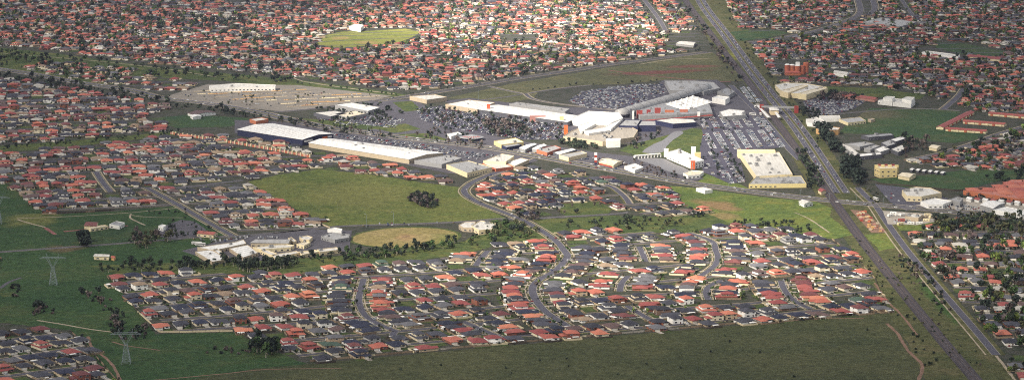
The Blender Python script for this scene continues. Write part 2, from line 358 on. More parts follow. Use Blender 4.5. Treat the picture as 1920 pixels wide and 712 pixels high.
# dark-turf school field with its track, oval
field('school_field', [(100, 440), (180, 427), (330, 424), (290, 448), (120, 462)], addm('g_dark', grass('dark_turf', DG, .02)), z=.1)
ov = [(760 + 100 * cos(t) + 0, 445 + 18 * sin(t) - 3 * cos(t)) for t in np.linspace(0, 2 * pi, 33)[:-1]]
field('sports_oval', ov, 'g_oval', z=.12, smooth=False, jit=.4)
ov2 = [(760 + 106 * cos(t), 445 + 20 * sin(t) - 3 * cos(t)) for t in np.linspace(0, 2 * pi, 33)[:-1]]
field('oval_surround', ov2, 'g_reserve', z=.1, jit=1.8)
area_sheet('cricket_pitch', [(752, 443), (768, 442.4), (769, 443.6), (753, 444.4)], 'soil', .125, .2)
# sealed and gravel lots
def lot(name, px, mat='carpark', z=.1): return area_sheet(name, px, mat, z, jit=.3)
CARPARKS = {
 'mall': [(780, 205), (835, 198), (900, 212), (1055, 230), (1062, 250), (1050, 262), (985, 262), (900, 250), (830, 240), (790, 225)],
 'north': [(1065, 190), (1090, 172), (1160, 162), (1240, 158), (1255, 170), (1240, 180), (1160, 206), (1100, 203)],
 'east': [(1310, 220), (1380, 212), (1432, 222), (1472, 276), (1400, 283), (1385, 285), (1398, 340), (1370, 345), (1318, 322), (1312, 280), (1318, 250)],
 'station': [(1505, 190), (1560, 178), (1632, 186), (1600, 205), (1560, 216), (1520, 216)],
}
for k, p in CARPARKS.items(): lot('carpark', p)
lot('commercial_yard', [(590, 212), (700, 190), (780, 186), (850, 240), (980, 265), (1110, 285), (1250, 300), (1320, 335), (1290, 342), (1100, 308), (930, 280), (760, 262), (600, 238)], 'asphalt_old', .07)
lot('commercial_yard', [(440, 225), (600, 232), (700, 250), (940, 284), (1010, 300), (930, 330), (840, 325), (600, 276), (440, 250)], 'asphalt_old', .075)
lot('mall_apron', [(830, 190), (880, 184), (1000, 198), (1160, 205), (1245, 150), (1345, 150), (1440, 215), (1400, 225), (1300, 240), (1190, 270), (1060, 262)], 'asphalt_old', .08)
lot('gravel_lot', [(308, 182), (390, 158), (560, 160), (735, 180), (700, 188), (540, 210), (510, 208), (400, 196)], 'lot')
lot('tile_yard', [(1594, 393), (1622, 395), (1664, 436), (1634, 436)], 'soil')
lot('school_yard', [(340, 470), (420, 450), (560, 430), (660, 432), (655, 470), (520, 488), (400, 490)], 'asphalt_old')
lot('playground_surface', [(295, 428), (340, 412), (365, 415), (400, 440), (330, 450), (300, 444)], 'asphalt_old', .12)
lot('yard', [(1640, 345), (1700, 352), (1780, 372), (1700, 395), (1668, 378)], 'asphalt', .1)
lot('dealer_yard', [(1655, 395), (1760, 402), (1770, 412), (1720, 422), (1665, 420)], 'concrete', .1)
lot('dealer_yard', [(1715, 385), (1800, 370), (1920, 385), (1920, 406), (1850, 398)], 'concrete', .1)
# lake
wm, wn2, wl2, wb = base_mat('lake_water', .12, .5); wb.inputs['Base Color'].default_value = (.16, .155, .16, 1); wb.inputs['Roughness'].default_value = .45; wb.inputs['Specular IOR Level'].default_value = .25
bpw = wn2.new('ShaderNodeBump'); bpw.inputs['Strength'].default_value = .25; bpw.inputs['Distance'].default_value = .3
wl2.new(noise(wn2, wl2, .5, 3, geo_pos(wn2)), bpw.inputs['Height']); wl2.new(bpw.outputs[0], wb.inputs['Normal']); M['water'] = wm
area_sheet('lake_water', [(1262, 248), (1276, 246), (1281, 250), (1266, 260), (1252, 272), (1240, 286), (1205, 286), (1222, 272), (1244, 262)], 'water', .11, .5, True)
area_sheet('lake_water', [(1196, 298), (1240, 297), (1262, 306), (1292, 320), (1280, 328), (1250, 320), (1225, 309)], 'water', .11, .5, True)
# bare tracks
def track(px, w, mat='soil', z=.13, name='dirt_track'):
    mb = MB(); ribbon_geo(mb, dense(PL(px), 8), w, z, 0, .5); return tag(link(name, mb.mesh(name, [mat])), kind='structure')
track([(1663, 606), (1683, 625), (1695, 645), (1705, 660), (1727, 680), (1728, 696), (1722, 712), (1716, 730)], 3.4)
track([(1640, 530), (1665, 565), (1690, 590), (1722, 630)], 2.4)
track([(1440, 606), (1520, 598), (1620, 596)], 2.2)
track([(165, 630), (172, 650), (200, 672), (215, 690), (225, 712), (232, 730)], 3.2)
track([(290, 712), (420, 700), (500, 692), (640, 690)], 2.2)
track([(210, 640), (240, 648), (300, 656)], 2.4)
track([(40, 520), (18, 528), (0, 540)], 4, 'asphalt_old')
track([(70, 600), (120, 608), (165, 616), (210, 622)], 3, 'path')
track([(1490, 398), (1520, 412), (1555, 436)], 2, 'path')
track([(32, 409), (100, 407), (160, 404), (250, 398), (330, 390)], 2.2, 'path')
track([(32, 411), (50, 417), (85, 426)], 3, 'path')
track([(85, 427), (110, 443), (138, 461)], 5, 'redsoil')
track([(246, 401), (244, 408), (258, 416), (272, 422)], 2.4, 'path')
track([(245, 403), (280, 407), (345, 408)], 2.0, 'path')
track([(120, 434), (180, 428), (240, 423)], 6, 'redsoil')
track([(568, 153), (640, 164), (743, 177)], 4.5, 'path')
track([(568, 153), (552, 147), (545, 142)], 3, 'path')
track([(405, 145), (300, 128), (150, 112), (0, 100)], 3, 'path')
track([(1140, 132), (1220, 142), (1320, 152), (1370, 154)], 5, 'redsoil')
track([(1200, 121), (1260, 112), (1330, 110)], 3, 'path')

# ------------------------------------------------------------------ roads
ROADS = []          # (line, half width) for keeping houses clear
def road(name, px, w, mat='asphalt', z=.16, paths=(), kerb=True, marks=False, clear=6.0, verge=None, wpts=False):
    line = dense(px if wpts else PL(px), 10)
    ROADS.append((np.array(line), w / 2 + clear))
    mb = MB(); ribbon_geo(mb, line, w, z); o = tag(link(name, mb.mesh(name, [mat])), kind='structure')
    if verge:
        mv = MB(); ribbon_geo(mv, line, w + 2 * verge, z - .04); link('verge', mv.mesh('verge', ['g_verge']), o)
    if kerb:
        for s in (-1, 1):
            mk = MB(); slab_geo(mk, offset(line, s * (w / 2 + .15)), .35, z - .06, z + .13); link('kerb', mk.mesh('kerb', ['concrete']), o)
    for d in paths:
        mp = MB(); ribbon_geo(mp, offset(line, d), 1.6, z + .02); link('footpath', mp.mesh('footpath', ['path']), o)
    if marks:
        md = MB(); L = np.array(line)
        for d in marks:
            q = offset(line, d)
            for i in range(0, len(q) - 1, 2): md.obox(q[i], (np.array(q[i]) * .6 + np.array(q[i + 1]) * .4), .3, z + .005, z + .03)
        link('lane_marking', md.mesh('lane_marking', ['marking']), o)
    return o
addm('g_verge', grass('nature_strip_grass', [C('#4d5438'), C('#62623f'), C('#7c7452')], .05))
# highway beside the railway: two carriageways
HW = [(1302, -30), (1314, 7), (1358, 66), (1405, 131), (1440, 176), (1480, 224), (1512, 268), (1541, 312), (1574, 362)]
hl = dense(PL(HW), 14)
for s in (-1, 1): road('highway', offset(hl, s * 6.5 + 3), 8.5, 'asphalt', .17, kerb=True, marks=(0,), wpts=True)
mb = MB(); ribbon_geo(mb, offset(hl, 3), 3.6, .14); tag(link('highway_median', mb.mesh('highway_median', ['g_verge'])), kind='structure')
# arterial across the picture
AR = [(-30, 126), (27, 134), (71, 141), (145, 155), (236, 168), (303, 184), (388, 194), (480, 210), (560, 228), (640, 243), (760, 259), (928, 279), (1095, 309), (1209, 329), (1297, 344), (1440, 363), (1555, 376), (1656, 385), (1777, 396), (1920, 412), (1960, 416)]
al = dense(PL(AR), 14)
for s in (-1, 1): road('arterial_road', offset(al, s * 7.5), 9, 'asphalt', .18, kerb=True, marks=(0,), wpts=True, paths=((-7,) if s < 0 else (7,)), verge=3)
# upper cross road
UR = [(700, 190), (766, 181), (860, 166), (960, 149), (1060, 134), (1139, 122), (1240, 109), (1327, 98)]
ul = dense(PL(UR), 14)
for s in (-1, 1): road('cross_road', offset(ul, s * 6), 7.5, 'asphalt_old', .17, wpts=True, paths=((-6,) if s < 0 else (6,)), verge=3)
road('cross_road', [(510, 211), (600, 203), (700, 190)], 9, 'asphalt_old')
road('side_road', [(1405, 80), (1450, 74), (1530, 58), (1580, 42), (1610, 28), (1612, 10), (1600, -20)], 12, 'asphalt_old', paths=(9,))
road('side_road', [(1625, 30), (1640, 16), (1632, -10)], 12, 'asphalt_old', paths=(-9,))
road('side_road', [(1684, -10), (1700, 14), (1712, 30)], 8, 'asphalt_old')
road('side_road', [(1200, -10), (1222, 18), (1238, 40), (1250, 62)], 9, 'asphalt_old')
road('ring_road', [(915, 162), (960, 172), (985, 176), (1010, 172), (1060, 165), (1110, 160)], 6, 'asphalt_old', paths=(4.5,))
road('ring_road', [(985, 176), (1000, 186), (1040, 194), (1110, 202), (1160, 207)], 6, 'asphalt_old', paths=(4.5, -4.5))
road('ring_road', [(985, 176), (950, 182), (900, 188)], 6, 'asphalt_old')
road('mall_road', [(1370, 160), (1400, 190), (1425, 215), (1455, 250), (1480, 280), (1500, 300)], 9, 'asphalt')
# the street that leaves the arterial, bends past the paddock and snakes through the estate
SB = [(990, 296), (950, 316), (905, 333), (880, 346), (871, 361), (898, 380), (960, 404), (994, 420), (1037, 447), (1058, 470), (1063, 483), (1041, 507), (1006, 528), (999, 549), (1020, 581), (1066, 612)]
road('snaking_street', SB, 8.5, paths=(-7.5, 7.5), verge=4, clear=7)
NEAR = {}
NEAR['the short left street'] = [(682, 522), (676, 545), (673, 565), (685, 591), (714, 609), (742, 620)]
NEAR['the curved right street'] = [(1290, 436), (1334, 452), (1342, 470), (1346, 483), (1339, 499), (1312, 518)]
NEAR['the hooked court'] = [(1353, 525), (1330, 536), (1324, 548), (1328, 562)]
NEAR['the middle court'] = [(1178, 517), (1166, 530), (1162, 546)]
NEAR['the short upper lane'] = [(1198, 462), (1206, 478), (1210, 490)]
NEAR['the diagonal rail street'] = [(1464, 526), (1472, 545), (1490, 564), (1520, 579)]
NEAR['the diagonal fence street'] = [(1176, 573), (1200, 588), (1222, 600)]
NEAR['the slanting street'] = [(868, 602), (900, 616), (933, 630)]
NEAR['the creek-side lane'] = [(915, 470), (902, 484), (892, 498)]
for k, v in NEAR.items(): road('street', v, 7, paths=(-6, 6), verge=4, clear=7)
road('roundabout_stub', [(742, 620), (736, 630), (752, 641)], 7, clear=4)
road('diagonal_street', [(275, 352), (330, 382), (380, 411), (436, 442)], 7.5, paths=(-7, 7), verge=4)
road('street', [(180, 322), (186, 332), (196, 346), (208, 360)], 7.5, paths=(-6, 6), verge=4)
road('street', [(330, 354), (390, 346), (455, 338)], 7)
road('school_road', [(-20, 474), (60, 468), (150, 462), (280, 452), (380, 444), (440, 443), (560, 432), (640, 424), (760, 420), (860, 416), (940, 410), (975, 412)], 7.5, 'asphalt_old')
road('rail_side_road', [(1608, 352), (1622, 366), (1642, 386), (1665, 420), (1700, 468), (1745, 522), (1790, 574), (1830, 620), (1868, 665)], 8, paths=(-10,), verge=5, clear=9)
track([(1868, 666), (1885, 688), (1905, 714)], 3, 'path')
road('side_road', [(1700, 300), (1760, 288), (1820, 270), (1870, 252), (1925, 236)], 8, 'asphalt_old', paths=(6,))
road('side_road', [(1768, 206), (1785, 192), (1800, 178), (1808, 166)], 9, 'asphalt', paths=(7,))
road('side_road', [(1560, 215), (1700, 204), (1800, 208)], 7, 'asphalt_old')
road('court', [(1135, 346), (1150, 352), (1170, 368), (1180, 382)], 7, paths=(5,), verge=3)
road('court', [(1003, 410), (1060, 406), (1140, 402), (1180, 398)], 6)

BAYL = dense(PL([(322, 252), (440, 270), (520, 284), (604, 300)]), 12)
ROADS.append((np.array(BAYL), 9))
# ------------------------------------------------------------------ railway
RL = [(1272, -30), (1285, 0), (1330, 60), (1374, 118), (1408, 160), (1452, 222), (1505, 295), (1560, 372), (1622, 458), (1700, 556), (1770, 642), (1830, 712), (1870, 760)]
rl = dense(PL(RL), 16)
ROADS.append((np.array(rl), 16))
mb = MB(); ribbon_geo(mb, rl, 13, .2)
rw = tag(link('railway', mb.mesh('rail_ballast', ['ballast'])), kind='structure')
mb = MB(); slab_geo(mb, rl, 10.4, .2, .45); link('ballast_bed', mb.mesh('ballast_bed', ['ballast']), rw)
for d in (-2.9, -1.45, 1.45, 2.9):
    mr = MB(); slab_geo(mr, offset(rl, d), .16, .45, .66); link('rail', mr.mesh('rail', ['rail']), rw)

# ------------------------------------------------------------------ houses
def house_variant(kind):
    """parts in local metres, street side = -Y: dict of MBs plus lists of windows (x, y, z, w, h, facing)"""
    w, r = MB(), MB(); win = []; H1 = 2.8
    if kind == 0:      # wide bungalow with garage wing
        w.box(-6, 6, -4, 9, 0, H1); w.box(-6, -.2, -9, -4, 0, H1 - .02)
        r.hip(0, 2.5, 12, 13, H1); r.hip(-3.1, -5.5, 5.8, 7, H1 - .03)
        g = (-5.5, -.7, -9); d = (1.2, -4); win = [(3.8, -4, 1.5, 2.4, 1.4, 0), (3, 9, 1.5, 2.6, 1.5, 2), (6, 3, 1.5, 2, 1.2, 1), (-6, 4, 1.5, 2, 1.2, 3)]
    elif kind == 1:    # long bungalow, garage the other side, rear wing
        w.box(-6.2, 6.2, -5, 6, 0, H1); w.box(.6, 6.2, -8.5, -5, 0, H1 - .02); w.box(-6.2, -.5, 6, 11, 0, H1 - .02)
        r.hip(0, .5, 12.4, 11, H1); r.hip(3.4, -5.5, 5.6, 6, H1 - .03); r.hip(-3.3, 7.5, 5.8, 7, H1 - .03)
        g = (1, 5.8, -8.5); d = (-1, -5); win = [(-4, -5, 1.5, 2.2, 1.5, 0), (3, 6, 1.5, 3, 1.6, 2), (-6.2, 2, 1.5, 2, 1.2, 3), (6.2, 0, 1.5, 1.8, 1.2, 1)]
    elif kind == 2:    # two storeys set back over a wider ground floor
        w.box(-6, 6, -6, 9, 0, H1); w.box(-5, 3.5, -4, 6, H1, 5.7); w.box(-6, -.5, -9, -6, 0, H1 - .02)
        r.hip(0, 1.5, 12, 15, H1, .3); r.hip(-3.2, -6.5, 5.6, 5, H1 - .03, .4); r.hip(-.75, 1, 8.5, 10, 5.7, .44)
        g = (-5.6, -.9, -9); d = (1.5, -6); win = [(4, -6, 1.5, 2.2, 1.5, 0), (-2.8, -4, 4.4, 1.8, 1.2, 0), (1.5, -4, 4.4, 1.8, 1.2, 0), (0, 6, 4.4, 2.6, 1.2, 2), (3.5, 1, 4.4, 1.6, 1.1, 1), (-5, 1, 4.4, 1.6, 1.1, 3)]
    elif kind == 3:    # full two-storey block with single-storey garage
        w.box(-3.5, 6.5, -5, 7, 0, 5.7); w.box(-7, -3.5, -4.5, 4, 0, H1)
        r.hip(1.5, 1, 10, 12, 5.7, .44); r.hip(-5.2, -.2, 4.4, 8.8, H1, .4)
        g = (-6.6, -3.9, -4.5); d = (-1, -5); win = [(3.5, -5, 1.5, 2.6, 1.6, 0), (-1.2, -5, 4.4, 2, 1.3, 0), (4, -5, 4.4, 2.2, 1.3, 0), (0, 7, 4.4, 2.2, 1.3, 2), (3.8, 7, 1.5, 2.8, 2, 2), (6.5, 1, 4.4, 1.8, 1.2, 1)]
    elif kind == 4:    # compact square bungalow
        w.box(-5.5, 5.5, -6, 8, 0, H1); r.hip(0, 1, 11, 14, H1, .46)
        g = (-5, -.6, -6); d = (1, -6); win = [(3.6, -6, 1.5, 2.2, 1.5, 0), (2, 8, 1.5, 2.8, 1.5, 2), (5.5, 2, 1.5, 2, 1.2, 1), (-5.5, 3, 1.5, 2, 1.2, 3)]
    else:              # gable-fronted house with gabled wing
        w.box(-5.5, 5.5, -5, 8, 0, 3.0); w.box(-5.5, -.5, -8, -5, 0, 2.98)
        w.add([(-5.4, -8, 2.98), (-.6, -8, 2.98), (-3, -8, 4.6)], [(0, 1, 2)])
        r.hip(0, 1.5, 11, 13, 3.0, .5); r.hip(-3, -4.4, 4.8, 8, 2.97, .62, .4, .18, gable=True)
        g = (-5, -1, -8); d = (.8, -5); win = [(3.2, -5, 1.6, 2.4, 1.5, 0), (2, 8, 1.5, 2.8, 1.5, 2), (5.5, 2, 1.5, 2, 1.2, 1), (-5.5, 3, 1.5, 2, 1.2, 3)]
    return dict(wall=w, roof=r, garage=g, door=d, win=win)
NV = 6
HV = []; HM = []
def mirror(mb):
    o = MB(); o.v = [(-x, y, z) for x, y, z in mb.v]; o.f = [tuple(reversed(f)) for f in mb.f]; o.i = list(mb.i); return o
for k in range(NV):
    for mir in (0, 1):
        h = house_variant(k)
        if mir:
            h = dict(wall=mirror(h['wall']), roof=mirror(h['roof']), garage=(-h['garage'][1], -h['garage'][0], h['garage'][2]), door=(-h['door'][0], h['door'][1]),
                     win=[(-x, y, z, a, b, {0: 0, 2: 2, 1: 3, 3: 1}[f]) for x, y, z, a, b, f in h['win']])
        HV.append(h)
        g = MB(); g.box(h['garage'][0], h['garage'][1], h['garage'][2] - .06, h['garage'][2] + .03, .05, 2.3)
        d = MB(); d.box(h['door'][0] - .5, h['door'][0] + .5, h['door'][1] - .06, h['door'][1] + .03, .05, 2.15)
        HM.append(dict(wall=h['wall'].mesh('house_wall', ['wall_cream']), roof=h['roof'].mesh('house_roof', ['roof_red']), g=g.mesh('garage_door', ['garage']), d=d.mesh('front_door', ['door'])))
WM = {}
def win_mesh(w, h):
    k = (w, h)
    if k not in WM:
        b = MB(); b.box(-w / 2, w / 2, -.07, .04, -h / 2, h / 2, 1, True); b.box(-w / 2 + .1, w / 2 - .1, -.1, -.02, -h / 2 + .1, h / 2 - .1, 0, True)
        WM[k] = b.mesh('window', ['glass', 'frame'])
    return WM[k]
pb = MB(); pb.box(-2.6, 2.6, -1.7, 1.7, 2.45, 2.6, 0, True)
for sx in (-2.5, 2.4): pb.box(sx, sx + .12, 1.5, 1.62, 0, 2.45)
PATIO = pb.mesh('patio_roof', ['w_white'])

ROOFW = {
 'near':  dict(terracotta=12, red=12, orange=5, maroon=5, charcoal=22, slate=16, navy=15, grey=8, brown=6, tan=3, green=1),
 'corner': dict(red=9, terracotta=7, maroon=5, charcoal=28, slate=20, navy=20, grey=8, brown=4),
 'left':  dict(terracotta=13, red=14, maroon=9, orange=4, charcoal=18, slate=14, brown=9, grey=9, tan=6, pale=3),
 'top':   dict(terracotta=20, orange=13, red=12, tan=8, pale=7, brown=11, grey=11, slate=10, charcoal=8),
 'right': dict(terracotta=16, red=16, maroon=8, brown=8, grey=16, slate=18, charcoal=12, pale=6),
 'old':   dict(red=14, terracotta=16, grey=18, slate=18, charcoal=12, brown=12, pale=10),
}
WALLW = {'near': dict(cream=30, white=24, beige=16, brick=15, brown=9, grey=6), 'top': dict(cream=21, white=14, beige=19, brick=23, brown=15, grey=8), 'old': dict(cream=20, white=12, brick=32, brown=20, grey=14)}
def pick(d): return random.choices(list(d), list(d.values()))[0]
HOUSES = []   # dict(x, y, a, v, roof, wall, street, side, along)
GRID = {}; EMPTY = []; SIZE = {'near': 1.0, 'corner': 1.0, 'left': .97, 'top': .92, 'right': .92, 'old': .97}
HS, HZ = 1.24, .95       # house size factor
def corners(x, y, a, k=1.0):
    hw, y0, y1 = 6.9 * HS * k, -8.2 * HS * k, 10.2 * HS * k
    c, s = cos(a), sin(a); return [(x + c * u - s * v, y + s * u + c * v) for u, v in ((-hw, y0), (hw, y0), (hw, y1), (-hw, y1))]
def overlap(A, B):
    for poly in (A, B):
        for i in range(4):
            nx, ny = poly[(i + 1) % 4][1] - poly[i][1], poly[i][0] - poly[(i + 1) % 4][0]
            a = [nx * p[0] + ny * p[1] for p in A]; b = [nx * p[0] + ny * p[1] for p in B]
            if max(a) <= min(b) or max(b) <= min(a): return False
    return True
def try_house(x, y, a, style, wallstyle, street, side, along, two=.25, clear_own=None):
    ks = SIZE[style]; A = corners(x, y, a, ks)
    k0 = (int(x // 30), int(y // 30)); 
    for i in (-1, 0, 1):
        for j in (-1, 0, 1):
            for B in GRID.get((k0[0] + i, k0[1] + j), ()):
                if overlap(A, B): return False
    C4 = np.array(A + [(x, y)])
    for L, hw in ROADS:
        d = np.abs(L[:, None, :] - C4[None]).max(2)
        if d.min() < hw + 12:
            dd = np.hypot(L[:, None, 0] - C4[None, :, 0], L[:, None, 1] - C4[None, :, 1]).min()
            if dd < hw - 2: return False
    GRID.setdefault(k0, []).append(A)
    v = random.choices(range(NV), (24, 22, 12 * two * 4, 9 * two * 4, 16, 10))[0] * 2 + random.randint(0, 1)
    if random.random() < .045: EMPTY.append((x, y, a)); return True
    HOUSES.append(dict(x=x, y=y, a=a, v=v, sx=ks * (random.uniform(.9, 1.14) if style in ('near', 'old', 'corner') else random.uniform(.86, 1.38)), sy=ks * random.uniform(.82, 1.05), sz=random.uniform(.94, 1.12), roof=pick(ROOFW[style]), wall=pick(WALLW[wallstyle]), street=street, side=side, along=along, style=style))
    return True
LINES = []
def row_along(line, poly, style, wallstyle, street, step=(18.2, 22.5), sides=(1, -1), off=20.5, two=.25):
    L = np.array(line); seg = np.hypot(*np.diff(L, axis=0).T); S = np.concatenate([[0], np.cumsum(seg)])
    for s in sides:
        t = random.uniform(4, 12)
        while t < S[-1]:
            i = min(np.searchsorted(S, t), len(L) - 1); j = max(i - 1, 0); d = L[i] - L[j]; d = d / (np.hypot(*d) or 1)
            f = (t - S[j]) / ((S[i] - S[j]) or 1); p = L[j] + (L[i] - L[j]) * f
            nrm = np.array([-d[1], d[0]]) * s; c = p + nrm * (off + random.uniform(-1.8, 2.6))
            if poly is None or inpoly([c], poly)[0]:
                ang = math.atan2(nrm[1], nrm[0]) - pi / 2       # local -Y looks at the street
                if try_house(c[0], c[1], ang + random.gauss(0, .05), style, wallstyle, street, s, t, two): t += random.uniform(*step); continue
            t += 5
def district(px, ang, style, wallstyle, name, pitch=68, phase=0.0, two=.25, step=(18.2, 22.5), amp=6, draw=True, avoid=()):
    kk = SIZE[style]; pitch *= kk; step = (step[0] * kk, step[1] * kk)
    poly = PL(px); A = np.array(poly); c0 = A.mean(0); u = np.array([cos(ang), sin(ang)]); w = np.array([-sin(ang), cos(ang)])
    U = (A - c0) @ u; V = (A - c0) @ w; k = 0; v = V.min() + phase
    while v < V.max():
        us = np.arange(U.min(), U.max(), 14.0); ph = random.uniform(0, 6)
        ln = [c0 + u * a + w * (v + amp * sin(a / 70 + ph)) for a in us]
        ins = inpoly(ln, poly)
        for av in avoid: ins &= ~inpoly(ln, av)
        run = []
        for q, o in list(zip(ln, ins)) + [(None, False)]:
            if o: run.append(q)
            else:
                if len(run) > 3: LINES.append((run, name, k))
                run = []
        row_along(ln, poly if not avoid else poly, style, wallstyle, (name, k), step, two=two, off=20.5 * kk)
        v += pitch + random.uniform(-2, 3); k += 1
D = {}
D['near'] = [(212, 519), (255, 575), (300, 622), (440, 619), (500, 642), (582, 677), (800, 657), (1100, 630), (1400, 604), (1662, 582), (1640, 520), (1556, 447), (1480, 432), (1380, 424), (1300, 434), (1064, 433), (1050, 456), (960, 453), (880, 476), (760, 494), (660, 496), (560, 514), (400, 512)]
near_poly = PL(D['near'])
# the traced streets of the estate first, then the rows between them
for nm, ln in list(NEAR.items()):
    row_along(dense(PL(ln), 8), near_poly, 'near', 'near', nm)
row_along(dense(PL(SB[8:]), 8), near_poly, 'near', 'near', 'the snaking street', two=.2)
fence_line = dense(PL([(584, 672), (800, 652), (1100, 625), (1400, 599), (1655, 578)]), 8)
row_along(fence_line, near_poly, 'near', 'near', 'the paddock fence', sides=(1,), off=15)
district(D['near'], radians(21), 'near', 'near', 'estate', 69, 32, two=.36)
n_near = len(HOUSES)
district([(-30, 600), (60, 606), (128, 622), (160, 645), (212, 706), (240, 760), (-40, 760)], radians(35), 'corner', 'near', 'left corner', 72, 14)
district([(-30, 478), (18, 480), (14, 500), (-30, 503)], radians(10), 'near', 'near', 'left edge', 70, 16)
district([(-30, 536), (24, 540), (10, 562), (-30, 566)], radians(10), 'near', 'near', 'left edge', 70, 16)
district([(1712, 440), (1800, 436), (1960, 440), (1960, 760), (1895, 680), (1835, 606), (1780, 545), (1730, 482)], radians(-2), 'old', 'old', 'rail side', 74, 24, two=.08)
district([(1760, 412), (1920, 418), (1960, 440), (1800, 436), (1740, 432)], radians(2), 'old', 'old', 'rail side', 66, 20, two=.05, step=(22, 34))
district([(-30, 290), (60, 284), (200, 270), (345, 254), (440, 256), (590, 281), (700, 305), (850, 335), (880, 346), (800, 340), (600, 314), (520, 325), (462, 339), (540, 388), (618, 426), (560, 430), (440, 440), (330, 384), (90, 399), (40, 362), (-30, 320)], radians(14), 'left', 'near', 'left estate', 70, 24)
district([(-30, 146), (60, 152), (150, 168), (300, 192), (330, 200), (275, 222), (335, 243), (200, 256), (60, 268), (-30, 274)], radians(10), 'left', 'top', 'upper left', 70, 24)
district([(110, 118), (250, 132), (330, 150), (390, 156), (330, 172), (290, 172), (180, 152), (60, 136), (50, 124)], radians(-8), 'left', 'top', 'belt', 60, 16, step=(18, 26))
park = PL([(588, 87), (608, 64), (640, 57), (765, 51), (795, 60), (775, 75), (742, 85), (640, 94)]); ROADS_EX = [park]
district([(-60, -25), (300, -25), (262, -4), (400, 4), (430, 60), (400, 131), (260, 116), (100, 94), (-40, 80)], radians(-9), 'top', 'top', 'hill side west', 72, 20, two=.3, amp=12)
district([(404, 4), (460, 6), (600, -25), (860, -25), (840, 60), (800, 166), (770, 172), (560, 144), (404, 130), (434, 60)], radians(16), 'top', 'top', 'hill side', 72, 20, two=.3, amp=14)
district([(866, -25), (1262, -25), (1288, 26), (1320, 75), (1322, 92), (1140, 117), (960, 143), (806, 166), (846, 60)], radians(2), 'top', 'top', 'hill side east', 72, 20, two=.3, amp=12)
district([(1350, -25), (1980, -25), (1980, 96), (1720, 70), (1560, 62), (1400, 66)], radians(18), 'right', 'top', 'far right', 73, 20, two=.15, amp=14)
district([(1402, 70), (1560, 66), (1720, 74), (1980, 100), (1980, 215), (1850, 212), (1800, 200), (1740, 176), (1640, 164), (1545, 158), (1470, 158), (1430, 110)], radians(-4), 'right', 'top', 'far right', 73, 20, two=.15, amp=10)
district([(1700, 302), (1780, 288), (1860, 262), (1980, 228), (1980, 318), (1830, 318), (1720, 308)], radians(14), 'right', 'old', 'right', 72, 16, two=.1)
district([(905, 344), (940, 322), (1010, 316), (1090, 326), (1200, 346), (1255, 352), (1280, 388), (1325, 396), (1250, 404), (1165, 398), (1130, 376), (1050, 382), (1030, 398), (990, 408), (900, 372)], radians(24), 'near', 'near', 'middle', 70, 22, two=.35)
def infill(px, ang, style, wallstyle, name, n):
    poly = PL(px); A = np.array(poly); lo, hi = A.min(0), A.max(0); near_l = [np.array(r) for r, nm, k in LINES if nm == name]; got = 0
    for t in range(n):
        q = lo + (hi - lo) * rng.random(2)
        if not inpoly([q], poly)[0]: continue
        if any(np.hypot(*(L - q).T).min() < 15 for L in near_l): continue
        if try_house(q[0], q[1], ang + random.choice((0, 1, 2, 3)) * pi / 2 + random.gauss(0, .05), style, wallstyle, name + ' infill', 1, q[0]): got += 1
    return got
print('infill', infill(D['near'], radians(21), 'near', 'near', 'estate', 2600), infill([(-30, 290), (200, 272), (345, 256), (440, 258), (590, 283), (700, 307), (800, 335), (600, 312), (520, 323), (460, 337), (540, 386), (610, 422), (560, 426), (440, 436), (330, 382), (90, 396), (40, 358), (-30, 316)], radians(14), 'left', 'near', 'left estate', 2600))
# keep houses off the parks and the places that have other uses
KEEP = [park] + [PL(q) for q in ([(1462, 112), (1520, 112), (1520, 150), (1462, 150)], [(1752, 78), (1812, 80), (1895, 96), (1880, 109), (1750, 100)], [(1368, 58), (1482, 54), (1490, 64), (1440, 76), (1385, 80)], [(940, 64), (1005, 64), (1005, 80), (940, 82)], [(1245, 66), (1310, 60), (1330, 95), (1250, 95)],
     [(1560, 128), (1595, 128), (1595, 146), (1560, 146)], [(1720, 84), (1810, 96), (1810, 112), (1720, 104)])]
HP = np.array([(h['x'], h['y']) for h in HOUSES]); bad = np.zeros(len(HP), bool)
for k in KEEP: bad |= inpoly(HP, k)
HOUSES = [h for h, b in zip(HOUSES, bad) if not b]
for h in HOUSES: h['px'], h['py'] = PX(h['x'], h['y'], 2)
HOUSES = [h for h in HOUSES if -25 < h['px'] < 1945 and -22 < h['py'] < 735]
# those that show largest: the nearest 300 inside the frame
inf = sorted([h for h in HOUSES if 4 < h['px'] < 1916 and h['py'] < 708], key=lambda h: h['y'])
NEARH = inf[:300]; ids = {id(h) for h in NEARH}; FARH = [h for h in HOUSES if id(h) not in ids]
print('houses', len(HOUSES), 'near', n_near, 'last near y', NEARH[-1]['y'])
ORD = ['first', 'second', 'third', 'fourth', 'fifth', 'sixth', 'seventh', 'eighth', 'ninth', 'tenth', 'eleventh', 'twelfth', 'thirteenth', 'fourteenth', 'fifteenth', 'sixteenth', 'seventeenth', 'eighteenth', 'nineteenth', 'twentieth']
def nth(i): return ORD[i] if i < 20 else str(i + 1) + ('th' if (i + 1) % 10 > 3 or 10 < (i + 1) % 100 < 14 else ('st', 'nd', 'rd')[(i + 1) % 10 - 1])
RN = {'terracotta': 'terracotta', 'orange': 'orange-tiled', 'red': 'red-tiled', 'maroon': 'maroon', 'charcoal': 'charcoal', 'slate': 'slate-grey', 'navy': 'dark blue-grey', 'grey': 'mid-grey', 'brown': 'brown', 'tan': 'tan', 'green': 'dull green', 'pale': 'pale'}
byrow = {}
for h in NEARH: byrow.setdefault((h['street'], h['side']), []).append(h)
rows = sorted({k[0][1] for k in byrow if isinstance(k[0], tuple) and k[0][0] == 'estate'})
